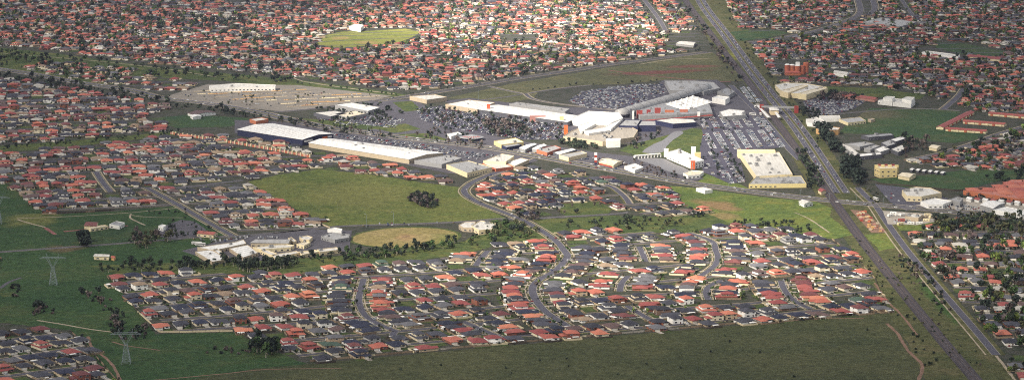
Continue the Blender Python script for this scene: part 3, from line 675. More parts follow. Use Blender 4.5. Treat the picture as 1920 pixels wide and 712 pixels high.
for key, hs in byrow.items():
    st, side = key
    L = sorted(hs, key=lambda h: h['px']); tall = max(h['py'] for h in hs) - min(h['py'] for h in hs) > .6 * (max(h['px'] for h in hs) - min(h['px'] for h in hs))
    if isinstance(st, str) and st.endswith('infill'): tall = False
    if tall: L = sorted(hs, key=lambda h: -h['py'])
    for i, h in enumerate(L):
        st2 = 'two-storey ' if h['v'] // 2 in (2, 3) else ''
        base = f"{RN[h['roof']]}-roofed {st2}{h['wall']} house, {nth(i)} " + ('up' if tall else 'from left')
        if isinstance(st, str):
            where = 'along the paddock fence' if st == 'the paddock fence' else f"on one side of {st}"
            if st.endswith('infill'): base = base.replace(f', {nth(i)} up', '').replace(f', {nth(i)} from left', ''); where = f'{nth(i)} corner-plot house from left in near estate'
            if st != 'the paddock fence' and not st.endswith('infill'):
                mx = np.mean([q['px'] for q in hs]); other = byrow.get((st, -side), [])
                mo = np.mean([q['px'] for q in other]) if other else mx + 1
                where = f"{'left' if mx < mo else 'right'} side of {st}"
        else:
            far = 'far' if side > 0 else 'near'
            where = {'estate': f"in estate row {nth(st[1])} up, {far} side", 'left corner': f"bottom-left estate, row {nth(st[1])} up, {far} side", 'left edge': 'at the left picture edge', 'near infill': 'x', 'rail side': f"beside rail road, row {nth(st[1])} up, {far} side"}.get(st[0], f"{st[0]} row {nth(st[1])}, {far} side")
        h['label'] = (base + ' ' + where)
GRP = 'houses of the nearest estates'
def slot(o, i, m):
    o.material_slots[i].link = 'OBJECT'; o.material_slots[i].material = M[m]
used_labels = set()
for h in NEARH:
    v = HM[h['v']]; hv = HV[h['v']]
    lab = h['label']; 
    while lab in used_labels: lab = lab.replace(' house,', ' house too,') if 'too' not in lab else lab + ' again'
    used_labels.add(lab)
    e = link('house', None, None, (h['x'], h['y'], .1), h['a']); e.scale = (HS * h['sx'], HS * h['sy'], HZ * h['sz']); tag(e, lab, 'house', GRP)
    w = link('wall', v['wall'], e); slot(w, 0, 'wall_' + h['wall'])
    r = link('roof', v['roof'], e); slot(r, 0, 'roof_' + h['roof'])
    link('garage_door', v['g'], e); link('front_door', v['d'], e)
    for (x, y, z, a, b, f) in hv['win']:
        link('window', win_mesh(a, b), e, (x, y, z), (0, pi / 2, pi, -pi / 2)[f])
    if random.random() < .55: 
        ymax = max(q[1] for q in hv['wall'].v); link('patio_roof', PATIO, e, (random.choice((-2.6, 2.6)), ymax + 1.72, 0))

# distant houses: one mass
def xf(mb, h, z=.1):
    V = np.array(mb.v) * (HS * h['sx'], HS * h['sy'], HZ * h['sz']); c, s = cos(h['a']), sin(h['a'])
    return np.stack([h['x'] + c * V[:, 0] - s * V[:, 1], h['y'] + s * V[:, 0] + c * V[:, 1], V[:, 2] + z], 1)
rk = list(ROOFC); wk = list(WALLC)
big = MB()
for h in FARH:
    hv = HV[h['v']]
    big.add(xf(hv['wall'], h).tolist(), hv['wall'].f, len(rk) + wk.index(h['wall'])); big.add(xf(hv['roof'], h).tolist(), hv['roof'].f, rk.index(h['roof']))
    g = MB(); ga = hv['garage']; g.box(ga[0], ga[1], ga[2] - .06, ga[2] + .03, .05, 2.3); big.add(xf(g, h).tolist(), g.f, len(rk) + len(wk))
    q = MB()
    for (x, y, z, a, b, f) in hv['win'][:4]:
        if f in (0, 2): q.box(x - a / 2, x + a / 2, y - .06, y + .06, z - b / 2, z + b / 2, 0, True)
        else: q.box(x - .06, x + .06, y - a / 2, y + a / 2, z - b / 2, z + b / 2, 0, True)
    big.add(xf(q, h).tolist(), q.f, len(rk) + len(wk) + 1)
    if random.random() < .55:
        q = MB(); ym = max(t[1] for t in hv['wall'].v); x0 = random.uniform(-5, 1); q.box(x0, x0 + random.uniform(3, 6), ym + .02, ym + random.uniform(2.5, 4), 2.3, 2.5, 0, True); big.add(xf(q, h).tolist(), q.f, len(rk) + len(wk))
o = link('distant_houses', big.mesh('distant_houses', ['roof_' + k for k in rk] + ['wall_' + k for k in wk] + ['garage', 'glass']))
tag(o, 'mass of small tiled-roof houses filling the suburbs beyond the nearest estates', 'houses', None, 'stuff')

# streets between the rows, driveways, lawns
mb = MB(); mpth = MB()
for run, nm, k in LINES:
    if len(run) > 3:
        ln = dense(run[::3] + [run[-1]], 14); ribbon_geo(mb, ln, 7, .13)
        if np.mean([q[1] for q in ln]) < 3600:
            for d in (-5.5, 5.5): ribbon_geo(mpth, offset(ln, d), 1.5, .12)
so = tag(link('back_streets', mb.mesh('back_streets', ['asphalt_old'])), kind='structure')
link('footpath', mpth.mesh('footpath', ['path']), so)
dr = MB(); lw = MB()
for h in HOUSES:
    g = HV[h['v']]['garage']; c, s = cos(h['a']), sin(h['a'])
    T = lambda u, v: (h['x'] + HS * (c * u - s * v), h['y'] + HS * (s * u + c * v))
    dr.add([(*T(g[0], g[2]), .15), (*T(g[0] + .3, -15), .15), (*T(g[1] - .3, -15), .15), (*T(g[1], g[2]), .15)], [(0, 1, 2, 3)])
    if random.random() < .6:
        x0, x1 = (g[1] + .6, 7) if g[0] < 0 else (-7, g[0] - .6)
        lw.add([(*T(x0, -13), .11), (*T(x1, -13), .11), (*T(x1, -6), .11), (*T(x0, -6), .11)], [(0, 1, 2, 3)])
    if random.random() < .55:
        lw.add([(*T(-7, 10.5), .11), (*T(7, 10.5), .11), (*T(7, 16), .11), (*T(-7, 16), .11)], [(0, 1, 2, 3)])
for (x, y, a) in EMPTY:
    q = corners(x, y, a); lw.add([(*p, .115) for p in q], [(0, 1, 2, 3)])
tag(link('driveway_paving', dr.mesh('driveway_paving', ['concrete'])), kind='structure')
addm('g_lawn', grass('garden_lawn', [C('#3c4f2e'), C('#4f5f36'), C('#6b6a44')], .08))
tag(link('garden_grass', lw.mesh('garden_grass', ['g_lawn'])), 'lawns in the gardens around the houses', 'grass', None, 'stuff')

# ------------------------------------------------------------------ larger buildings
def poly_ccw(v):
    s = sum(v[i][0] * v[(i + 1) % len(v)][1] - v[(i + 1) % len(v)][0] * v[i][1] for i in range(len(v)))
    return v if s > 0 else v[::-1]
def unit_mesh():
    b = MB(); b.box(-1.6, 1.6, -1.1, 1.1, .15, 1.7, 0, True); b.box(-1.8, 1.8, -1.3, 1.3, 0, .15, 1); b.cone(.7, 0, 1.7, 1.95, .7, .7, 10, 1); b.cone(-.8, 0, 1.7, 1.9, .55, .55, 10, 1)
    return b.mesh('roof_unit', ['w_grey', 'w_darkgrey'])
UNIT = unit_mesh()
def sky_mesh():
    b = MB(); b.hip(0, 0, 3, 7, .5, .35, 0, .5); return b.mesh('skylight', ['w_white'])
SKYL = sky_mesh()
def building(name, label, cat, px, h, wall='w_beige', roof='r_grey', style='flat', rise=2.0, units=0, skylights=0, wins=0, signs=(), parent=None, base=0.0, parapet=.7, wz=None, world=False):
    """px: outline of the roof edge as seen, at height h. flat: parapet and membrane; gable: ridge from the middle of side 0-1 to that of side 2-3; skillion: plain tilted sheet"""
    pts = [tuple(p) for p in (px if world else [P(x, y, h) for x, y in px])]
    cx, cy = np.mean([p[0] for p in pts]), np.mean([p[1] for p in pts])
    root = parent
    if parent is None: root = tag(link(name, None, None, (cx, cy, base)), label, cat); ox, oy, oz = cx, cy, base
    else: ox, oy, oz = root.location
    loc = [(p[0] - ox, p[1] - oy) for p in pts]; z0 = base - oz; zt = h - oz
    n = len(loc)
    if style == 'gable':
        loc4 = loc; m1 = tuple((np.array(loc[0]) + loc[1]) / 2); m2 = tuple((np.array(loc[2]) + loc[3]) / 2)
        w = MB(); w.add([(*p, z0) for p in loc] + [(*p, zt) for p in loc] + [(*m1, zt + rise), (*m2, zt + rise)], [(0, 1, 5, 4), (1, 2, 6, 5), (2, 3, 7, 6), (3, 0, 4, 7), (4, 5, 8), (6, 7, 9)])
        link('wall', w.mesh('wall', [wall]), root)
        r = MB(); d = np.array(m2) - m1; d = d / np.hypot(*d) * .7
        def ex(p, m, sgn): q = np.array(p) + sgn * d; v = np.array(p) - np.array(m); return tuple(q + v / (np.hypot(*v) + 1e-9) * .7)
        A, B, Cc, Dd = ex(loc[0], m1, -1), ex(loc[1], m1, -1), ex(loc[2], m2, 1), ex(loc[3], m2, 1); R1, R2 = tuple(np.array(m1) - d), tuple(np.array(m2) + d)
        v = [(*A, zt), (*B, zt), (*Cc, zt), (*Dd, zt), (*R1, zt + rise), (*R2, zt + rise)]
        v2 = [(a, b, c + .35) for a, b, c in v]
        r.add(v + v2, [(9, 6, 10, 11), (7, 8, 11, 10), (6, 0, 4, 10), (10, 4, 1, 7), (8, 2, 5, 11), (11, 5, 3, 9), (0, 6, 9, 3), (2, 8, 7, 1), (4, 0, 3, 5), (1, 4, 5, 2)])
        ro = link('roof', r.mesh('roof', [roof]), root)
        surf = lambda x, y: zt + .35 + rise * .5
    else:
        loc = poly_ccw(loc)
        w = MB(); ph = parapet if style == 'flat' else 0
        w.add([(*p, z0) for p in loc] + [(*p, zt + ph) for p in loc], [(i, (i + 1) % n, n + (i + 1) % n, n + i) for i in range(n)])
        link('wall', w.mesh('wall', [wall]), root)
        tri = [tuple(t) if True else t for t in tessellate_polygon([[Vector((*p, 0)) for p in loc]])]
        fix = []
        for t in tri:
            a, b, c = (loc[i] for i in t); fix.append(t if (b[0] - a[0]) * (c[1] - a[1]) - (b[1] - a[1]) * (c[0] - a[0]) > 0 else t[::-1])
        ro = link('roof', mesh('roof', [(*p, zt) for p in loc], fix, [roof]), root)
        if ph:
            inn = []
            for i in range(n):
                a, b, c = np.array(loc[i - 1]), np.array(loc[i]), np.array(loc[(i + 1) % n])
                d1 = (b - a) / (np.hypot(*(b - a)) + 1e-9); d2 = (c - b) / (np.hypot(*(c - b)) + 1e-9)
                nn = np.array([-d1[1] - d2[1], d1[0] + d2[0]]); nn = nn / (np.hypot(*nn) + 1e-9); inn.append(tuple(b + nn * .5))
            pm = MB(); pm.add([(*p, zt + ph) for p in loc] + [(*p, zt + ph) for p in inn] + [(*p, zt + .01) for p in inn], [(i, (i + 1) % n, n + (i + 1) % n, n + i) for i in range(n)] + [(n + i, n + (i + 1) % n, 2 * n + (i + 1) % n, 2 * n + i) for i in range(n)])
            link('parapet', pm.mesh('parapet', [wall]), root)
        surf = lambda x, y: zt
    if n == 4 and np.hypot(loc[1][0] - loc[2][0], loc[1][1] - loc[2][1]) > 45:
        a0, a1, b0, b1 = (np.array(loc[i]) for i in (0, 1, 3, 2)); K_ = int(np.hypot(*(b0 - a0)) // 9)
        for j in range(1, K_):
            p, q = a0 + (b0 - a0) * j / K_, a1 + (b1 - a1) * j / K_; sb = MB()
            if style == 'gable':
                m_ = (p + q) / 2
                for e in (p, q):
                    d_ = m_ - e; nrm = np.array([-d_[1], d_[0]]) / np.hypot(*d_) * .22; e2 = e + d_ * .04
                    v = [(*(e2 + nrm), zt + .42 + rise * .04), (*(e2 - nrm), zt + .42 + rise * .04), (*(m_ - nrm), zt + .42 + rise), (*(m_ + nrm), zt + .42 + rise)]
                    sb.add(v + [(x, y, z - .15) for x, y, z in v], [(0, 1, 2, 3), (3, 2, 1, 0), (0, 4, 5, 1), (2, 6, 7, 3), (1, 5, 6, 2), (3, 7, 4, 0)])
            else: sb.obox(tuple(p + (q - p) * .03), tuple(q + (p - q) * .03), .4, zt + .01, zt + .1)
            link('roof_joint', sb.mesh('roof_joint', ['w_grey']), ro)
    # roof plant
    A = np.array(loc); lo, hi = A.min(0), A.max(0); got = 0; cnt = units + skylights; tries = 0
    ang = math.atan2(loc[1][1] - loc[0][1], loc[1][0] - loc[0][0])
    while got < cnt and tries < 400:
        tries += 1; q = lo + (hi - lo) * rng.random(2); c = A.mean(0); q2 = c + (q - c) * 1.12
        if inpoly([q], loc)[0] and inpoly([q2], loc)[0]:
            u = got < units; zz = surf(*q)
            o = link('roof_unit' if u else 'skylight', UNIT if u else SKYL, ro, (q[0], q[1], zz - (1.0 if style == 'gable' else 0)), ang); got += 1
            if u: k = random.uniform(.8, 1.6); o.scale = (k, k, k)
    # windows on the walls that face the viewer
    if wins:
        L4 = poly_ccw(loc); made = 0
        for i in range(n):
            a, b = np.array(L4[i]), np.array(L4[(i + 1) % n]); d = b - a; L = np.hypot(*d); d = d / (L + 1e-9); nr = np.array([d[1], -d[0]])
            if nr[1] > -.15 or L < 8: continue
            k = int(L // 6)
            for lev in ([wz] if wz else ([h * .42] if h - base < 7 else [2.2, h * .68])):
                for j in range(k):
                    if made >= wins: break
                    q = a + d * (L * (j + .5) / k); o = link('window', win_mesh(3.0, 1.6), root, (q[0] + nr[0] * .02, q[1] + nr[1] * .02, lev + z0), math.atan2(d[1], d[0])); made += 1
    for (i, t0, t1, za, zb, mt) in signs:
        L4 = loc; a, b = np.array(L4[i % n]), np.array(L4[(i + 1) % n]); d = b - a; p, q = a + d * t0, a + d * t1
        nr = np.array([d[1], -d[0]]); nr = nr / np.hypot(*nr); c0 = A.mean(0)
        if (a - c0) @ nr < 0: nr = -nr
        s = MB(); s.obox(tuple(p + nr * .2), tuple(q + nr * .2), .4, za + z0, zb + z0); link('sign', s.mesh('sign', [mt]), root)
    return root
B = building
# --- bulky-goods sheds beside the arterial
B('hardware_store', 'huge navy-walled warehouse store with white gabled metal roof and orange sign', 'store', [(445, 243), (511, 232), (625, 251), (567, 262)], 9, 'w_navy', 'r_white', 'gable', 3.0, 0, 6, signs=[(2, .68, .95, 4.6, 7.4, 'w_white'), (2, .2, .36, 4.4, 7.6, 'w_orange'), (2, .05, .19, 5, 7.2, 'w_white')])
B('retail_shed', 'long cream retail shed with white gabled roof beside the navy warehouse', 'store', [(579, 268), (621, 260), (831, 287), (767, 299)], 6.5, 'w_beige', 'r_white', 'gable', 2.6, 6, 4, 10)
B('grey_shed', 'low grey-roofed shed at the right end of the long retail shed', 'store', [(777, 301), (837, 291), (866, 297), (828, 309)], 5, 'w_grey', 'r_grey', 'flat', units=4)
B('corner_shop_block', 'cream shop block with pale grey roof at the street bend', 'shop', [(837, 309), (878, 302), (923, 314), (876, 325)], 6, 'w_cream', 'r_grey', 'flat', units=4, wins=8)
B('orange_shop', 'shop with pale roof and bright orange fascia by the arterial', 'shop', [(906, 302), (940, 289), (964, 293), (948, 304)], 7.5, 'w_cream', 'r_offwhite', 'flat', units=2, signs=[(2, .1, .9, 4.5, 7.8, 'w_orange')])
B('shop_annex', 'low white-roofed annex right of the orange-fronted shop', 'shop', [(948, 305), (975, 297), (992, 300), (965, 312)], 4.5, 'w_beige', 'r_white', 'flat', units=1, wins=4)
B('shop_annex', 'low dark-fronted annex below the orange-fronted shop', 'shop', [(904, 307), (946, 306), (962, 313), (930, 317)], 4, 'w_brown' if 'w_brown' in M else 'w_terracotta', 'r_offwhite', 'flat')
# --- beyond the arterial
B('white_hall', 'bright white flat-roofed hall beside the gravel lot', 'hall', [(628, 197), (658, 193), (713, 202), (690, 209)], 7, 'w_grey', 'r_white', 'flat', units=1, wins=6)
B('low_shop_row', 'low pale shop row in front of the white hall', 'shop', [(588, 212), (628, 208), (650, 213), (620, 219)], 5, 'w_darkgrey', 'r_offwhite', 'flat', wins=4)
B('low_shop_row', 'low beige shop block below the white hall', 'shop', [(628, 214), (665, 208), (690, 213), (650, 221)], 5, 'w_grey', 'r_cream', 'flat', units=2)
B('service_station', 'small red and white service station behind the navy warehouse', 'service station', [(468, 224), (490, 221), (503, 224), (480, 228)], 5, 'w_terracotta', 'r_offwhite', 'flat')
B('long_cream_building', 'long cream two-storey building at the top edge of the gravel lot', 'building', [(392, 161), (440, 157), (517, 160), (516, 164), (440, 165), (394, 166)], 6, 'w_white', 'r_offwhite', 'flat', wins=20, units=2)
B('grey_hall', 'grey-roofed hall where the two upper roads meet', 'hall', [(768, 181), (815, 178), (838, 183), (800, 188)], 6, 'w_beige', 'r_offwhite', 'flat')
B('farm_shop', 'low brown-roofed building in the green by the arterial', 'building', [(352, 212), (390, 207), (405, 211), (365, 216)], 4, 'w_white', 'roof_brown', 'gable', 2, wins=4)
B('small_white_shed', 'small white shed in the green by the arterial', 'shed', [(357, 217), (372, 215), (377, 218), (362, 220)], 4, 'w_white', 'r_white', 'gable', 1)
# round pavilion with red lettering on its roof
X, Y = P(884, 262)
rp = tag(link('round_pavilion', None, None, (X, Y, 0)), 'round pavilion with grey conical roof and red painted roof lettering', 'shop')
b = MB(); b.cone(0, 0, 0, 3.6, 15.5, 15.5, 16, 0, False); link('wall', b.mesh('wall', ['w_navy']), rp)
b = MB(); b.cone(0, 0, 3.5, 4.0, 18, 18, 16, 0, False); b.cone(0, 0, 4.0, 7.2, 18, 3, 16); link('roof', b.mesh('roof', ['r_midgrey']), rp)
for k in range(9):
    t = radians(200 + k * 17); b = MB(); r0, r1 = 9, 14
    q = [(r * cos(t + dd), r * sin(t + dd), 4.0 + 3.2 * (18 - r) / 15 + .12) for r, dd in ((r0, -.05), (r1, -.06), (r1, .05), (r0, .06))]
    b.add(q + [(x, y, z - .2) for x, y, z in q], [(0, 1, 2, 3), (0, 4, 5, 1), (1, 5, 6, 2), (2, 6, 7, 3), (3, 7, 4, 0)]); link('roof_letter', b.mesh('roof_letter', ['w_red']), rp)
B('white_kiosk', 'small white shop left of the round pavilion', 'shop', [(838, 252), (858, 248), (866, 252), (846, 256)], 4.5, 'w_white', 'r_white', 'flat')
B('yellow_shop', 'shop with yellow walls and white roof right of the round pavilion', 'shop', [(926, 265), (966, 259), (982, 267), (940, 272)], 5, 'w_yellow', 'r_cream', 'flat', units=1)
B('navy_shop', 'navy-fronted shop below the yellow shop', 'shop', [(938, 272), (965, 268), (978, 272), (950, 277)], 4, 'w_navy', 'r_midgrey', 'flat')
B('white_roof_shop', 'shop with a pair of long white roofs along the arterial, left one', 'shop', [(974, 277), (1002, 269), (1006, 271), (984, 281)], 4.5, 'w_grey', 'r_white', 'gable', 1)
B('white_roof_shop', 'shop with a pair of long white roofs along the arterial, right one', 'shop', [(998, 279), (1020, 270), (1025, 273), (1006, 281)], 4.5, 'w_grey', 'r_white', 'gable', 1)
B('grey_roof_shop', 'grey-roofed shop between the white-roofed shops', 'shop', [(1006, 281), (1040, 273), (1052, 278), (1026, 287)], 4.5, 'w_terracotta', 'r_grey', 'flat', units=2)
B('white_strip_shop', 'shop with one long white roof strip by the arterial', 'shop', [(1037, 286), (1072, 278), (1082, 281), (1048, 291)], 5, 'w_darkgrey', 'r_white', 'flat', wins=4)
B('yellow_front_shop', 'grey-roofed shop with yellow right end near the striped sign tower', 'shop', [(1048, 291), (1090, 284), (1101, 288), (1066, 296)], 5, 'w_cream', 'r_grey', 'flat', signs=[(1, .1, .9, 1, 5.2, 'w_yellow')])
B('restaurant', 'restaurant with cream roof and red front beside the striped tower', 'restaurant', [(1121, 303), (1140, 297), (1166, 303), (1150, 310)], 4, 'w_cream', 'r_cream', 'gable', 2, signs=[(3, .05, .95, .4, 2.6, 'w_red')])
B('restaurant', 'white-roofed restaurant with red wall right of the cream-roofed one', 'restaurant', [(1171, 312), (1190, 307), (1206, 314), (1190, 320)], 4, 'w_white', 'r_white', 'flat', signs=[(1, .05, .95, .4, 3.4, 'w_red')])
X, Y = P(1117, 309)
t = tag(link('sign_tower', None, None, (X, Y, 0)), 'tall red and white banded sign tower beside the restaurant', 'sign')
for k in range(5): b = MB(); b.box(-1.8, 1.8, -1.8, 1.8, k * 3.4, k * 3.4 + 3.4, 0, True); link('band', b.mesh('band', ['w_red' if k % 2 else ('w_navy' if k == 0 else 'w_white')]), t)
# --- the mall
X, Y = P(1060, 240)
mall = tag(link('shopping_mall', None, None, (X, Y, 0)), 'sprawling shopping mall with long white roofs, beige hall, vault and tent canopies', 'shopping mall')
def W(px, h, wall, roof, style='flat', **k): B('wing', None, None, px, h, wall, roof, style, parent=mall, **k)
W([(835, 196), (878, 188), (928, 193), (895, 206)], 6.5, 'w_beige', 'r_white', 'flat', units=1)
W([(895, 205), (935, 197), (1096, 219), (1064, 229)], 6.5, 'w_darkgrey', 'r_white', 'gable', rise=2.2, skylights=0)
W([(955, 195), (968, 192), (1068, 205), (1060, 210)], 7, 'w_grey', 'r_grey', 'flat', units=5)
W([(1072, 222), (1102, 209), (1160, 212), (1168, 222), (1146, 231), (1110, 228)], 10.5, 'w_white', 'r_white', 'flat', skylights=3)
W([(1056, 256), (1072, 246), (1110, 232), (1160, 226), (1196, 245), (1188, 258), (1130, 266)], 6.5, 'w_beige', 'r_beige', 'flat', units=14)
W([(1084, 236), (1104, 230), (1118, 232), (1090, 248)], 9.6, 'w_white', 'r_white', 'flat')
W([(1131, 241), (1158, 224), (1167, 224), (1145, 243)], 9.8, 'w_white', 'r_white', 'flat')
W([(1094, 246), (1132, 240), (1144, 245), (1104, 251)], 9.2, 'w_white', 'r_white', 'flat')
W([(1136, 261), (1164, 260), (1163, 264), (1138, 265)], 9.5, 'w_white', 'r_white', 'flat')
W([(1160, 236), (1172, 225), (1204, 226), (1196, 237)], 9, 'w_navy', 'r_grey', 'flat', units=3)
W([(1194, 236), (1200, 227), (1229, 227), (1230, 236)], 9, 'w_navy', 'r_grey', 'flat')
W([(1246, 152), (1300, 152), (1338, 155), (1350, 166), (1320, 172), (1256, 170)], 7, 'w_grey', 'r_grey', 'flat', units=8)
W([(1190, 205), (1260, 190), (1330, 196), (1336, 212), (1270, 216), (1200, 218)], 7, 'w_grey', 'r_midgrey', 'flat', units=12)
W([(1335, 184), (1345, 180), (1368, 183), (1360, 188)], 8, 'w_white', 'r_white', 'flat')
W([(1345, 172), (1362, 165), (1378, 172), (1366, 180)], 6, 'w_grey', 'r_midgrey', 'flat', units=5)
W([(1349, 210), (1366, 205), (1396, 208), (1398, 216), (1356, 219)], 6, 'w_grey', 'r_white', 'flat', units=3)
W([(1227, 226), (1262, 222), (1300, 224), (1306, 230), (1262, 233)], 6.5, 'w_navy', 'r_offwhite', 'flat')
# red awning, towers
def cube(px, base_y, w, d, h, mt, nm='tower', par=None):
    X, Y = P(px, base_y); par = par or mall; b = MB(); b.box(-w / 2, w / 2, -d / 2, d / 2, 0, h, 0, True); b.box(-w / 2 - .2, w / 2 + .2, -d / 2 - .2, d / 2 + .2, h, h + .35, 0, True)
    return link(nm, b.mesh(nm, [mt]), par, (X - par.location[0], Y - par.location[1], -par.location[2]))
for (x, y, w, d, h, mt) in ((916, 213, 5, 5, 14, 'w_orange'), (1053, 234, 6, 6, 12, 'w_yellow'), (1061, 252, 6, 6, 13, 'w_orange'), (1199, 222, 9, 5, 12, 'w_red'), (1216, 221, 6, 5, 12, 'w_red'), (1233, 220, 9, 6, 14, 'w_red'), (1255, 219, 14, 5, 10, 'w_terracotta'), (1282, 218, 12, 5, 10, 'w_terracotta'), (1302, 217, 8, 5, 11, 'w_grey'), (1310, 224, 4, 4, 11, 'w_white'), (1183, 224, 3, 3, 16, 'w_darkgrey'), (1187, 224, 3, 3, 13, 'w_white'), (1008, 228, 24, 5, 8.5, 'w_pink')): cube(x, y, w, d, h, mt)
aw = MB(); a, c = np.array(P(1206, 228, 4)), np.array(P(1335, 217, 4)); aw.obox(tuple(a), tuple(c), 9, 4.6, 5.2); link('awning', aw.mesh('awning', ['w_red']), mall, (-mall.location[0], -mall.location[1], 0))
# barrel vault over the mall street
va = MB(); a, c = np.array(P(1162, 212, 8)), np.array(P(1326, 164, 8)); d = (c - a) / np.hypot(*(c - a)); nn = np.array([-d[1], d[0]]); K, S = 24, 10
for i in range(K + 1):
    q = a + (c - a) * i / K; wv = 9.5
    for j in range(S + 1): t = pi * j / S; p2 = q + nn * wv * cos(t); va.v.append((p2[0] - mall.location[0], p2[1] - mall.location[1], 6 + 8 * sin(t)))
va.f = [(i * (S + 1) + j, i * (S + 1) + j + 1, (i + 1) * (S + 1) + j + 1, (i + 1) * (S + 1) + j) for i in range(K) for j in range(S)] + [tuple(range(S, -1, -1)), tuple(K * (S + 1) + j for j in range(S + 1))]; va.i = [0] * len(va.f)
link('barrel_vault', va.mesh('barrel_vault', ['r_grey'], True), mall)
for i in range(1, K, 2):
    q = a + (c - a) * i / K; rb = MB(); pr = None
    for j in range(0, S + 1):
        t = pi * j / S; p2 = q + nn * 9.7 * cos(t); cur = (p2[0] - mall.location[0], p2[1] - mall.location[1], 6.1 + 8.1 * sin(t))
        if pr: rb.bar(pr, cur, .25)
        pr = cur
    link('vault_rib', rb.mesh('vault_rib', ['w_darkgrey']), mall)
# tensile peaks
q0, q1, q2 = (np.array(P(*p)) for p in ((1247, 204), (1300, 188), (1338, 200)))
for i in range(5):
    for j in range(4):
        c = q0 + (q1 - q0) * (i + .5) / 5 + (q2 - q1) * (j + .5) / 4 * .98; e1 = (q1 - q0) / 5 * .5; e2 = (q2 - q1) / 4 * .5
        s = MB(); cr = [c - e1 - e2, c + e1 - e2, c + e1 + e2, c - e1 + e2]; ring = []
        base_r = [cr[0], (cr[0] + cr[1]) / 2, cr[1], (cr[1] + cr[2]) / 2, cr[2], (cr[2] + cr[3]) / 2, cr[3], (cr[3] + cr[0]) / 2]
        L = [[(c[0] + (p[0] - c[0]) * k - X, c[1] + (p[1] - c[1]) * k - Y, z) for p in base_r] for k, z in ((1, 7.2), (.6, 7.9), (.28, 9.2), (.06, 10.6))]
        X_, Y_ = mall.location[0], mall.location[1]
        L = [[(x + X - X_, y + Y - Y_, z) for x, y, z in r] for r in L]
        s.v = sum(L, []); s.f = [(k * 8 + m, k * 8 + (m + 1) % 8, (k + 1) * 8 + (m + 1) % 8, (k + 1) * 8 + m) for k in range(3) for m in range(8)] + [tuple(range(24, 32))]
        s.i = [0] * len(s.f); cm = (c[0] - X_, c[1] - Y_); s.bar((*cm, 0), (*cm, 10.9), .3)
        link('tent_canopy', s.mesh('tent_canopy', ['w_white']), mall)
# --- stores by the lake
B('big_box_store', 'large white-roofed store with grey front roof and yellow entrance wall', 'store', [(1387, 287), (1461, 286), (1486, 327), (1418, 331)], 7, 'w_cream', 'r_offwhite', 'flat', units=14)
B('store_frontage', 'low grey-roofed frontage with yellow wall along the big white store', 'store', [(1416, 333), (1502, 330), (1512, 345), (1404, 346)], 4.8, 'w_yellow', 'r_grey', 'flat', units=14, wins=6, signs=[(2, .6, .98, .5, 6.2, 'w_white')])
B('store_back_row', 'cream stepped back wall behind the big white store', 'shop', [(1382, 281), (1452, 281), (1454, 284), (1384, 285)], 9, 'w_cream', 'r_cream', 'flat')
st = B('lakeside_store', 'long white-roofed two-storey store on the lake shore', 'store', [(1250, 286), (1272, 280), (1320, 301), (1298, 306)], 8.5, 'w_white', 'r_white', 'flat', units=3, wins=16)
for (x, y, w, d, h, mt) in ((1300, 297, 6, 5, 16, 'w_white'), (1299, 317, 6, 4, 11, 'w_orange'), (1308, 300, 8, 8, 10, 'w_yellow'), (1249, 294, 6, 6, 11, 'w_white')): cube(x, y, w, d, h, mt, 'tower', st)
B('lake_kiosk', 'flat cream kiosk on the shore below the lakeside store', 'kiosk', [(1281, 325), (1296, 320), (1320, 322), (1312, 328), (1290, 330)], 4, 'w_white', 'r_cream', 'flat', wins=4)
# arched footbridge / weir
pa, pc = np.array(P(1190, 298)), np.array(P(1238, 294))
br = tag(link('arched_bridge', None, None, (pa[0], pa[1], 0)), 'white arched footbridge across the lake', 'bridge')
d = pc - pa; L = np.hypot(*d); d /= L; nb = 8
b = MB(); b.obox((0, 0), tuple(d * L), 4, 4.2, 5.0); link('deck', b.mesh('deck', ['w_white']), br)
for k in range(nb + 1):
    b = MB(); p = d * L * k / nb; b.obox(tuple(p - d * .6), tuple(p + d * .6), 3.6, 0, 4.2); link('pier', b.mesh('pier', ['w_white']), br)
for k in range(nb):
    b = MB(); p0, p1 = d * L * k / nb + d * .6, d * L * (k + 1) / nb - d * .6; S = 8
    for s_ in (-1.5, 1.5):
        nrm = np.array([-d[1], d[0]]) * s_; top = [(*(p0 + nrm), 4.2), (*(p1 + nrm), 4.2)]; arc = [(*(p0 + (p1 - p0) * j / S + nrm), 2.2 + 1.9 * sin(pi * j / S)) for j in range(S + 1)]
        b.add([top[0], *arc, top[1]], [tuple(range(S + 3))])
    link('arch', b.mesh('arch', ['w_white']), br)
B('bus_shelter', 'long white open shelter on the verge beside the arterial', 'shelter', [(1305, 353), (1318, 352), (1336, 356), (1322, 358)], 4, 'w_white', 'r_white', 'flat')
B('corner_house_shop', 'small white building on the green corner by the level crossing', 'building', [(1498, 378), (1512, 376), (1524, 380), (1508, 383)], 4, 'w_white', 'r_offwhite', 'gable', 2, wins=3)
B('signal_house', 'small terracotta and cream hut beside the rails at the crossing', 'hut', [(1534, 356), (1543, 354), (1549, 358), (1540, 360)], 4, 'w_cream', 'roof_red', 'gable', 1.6)
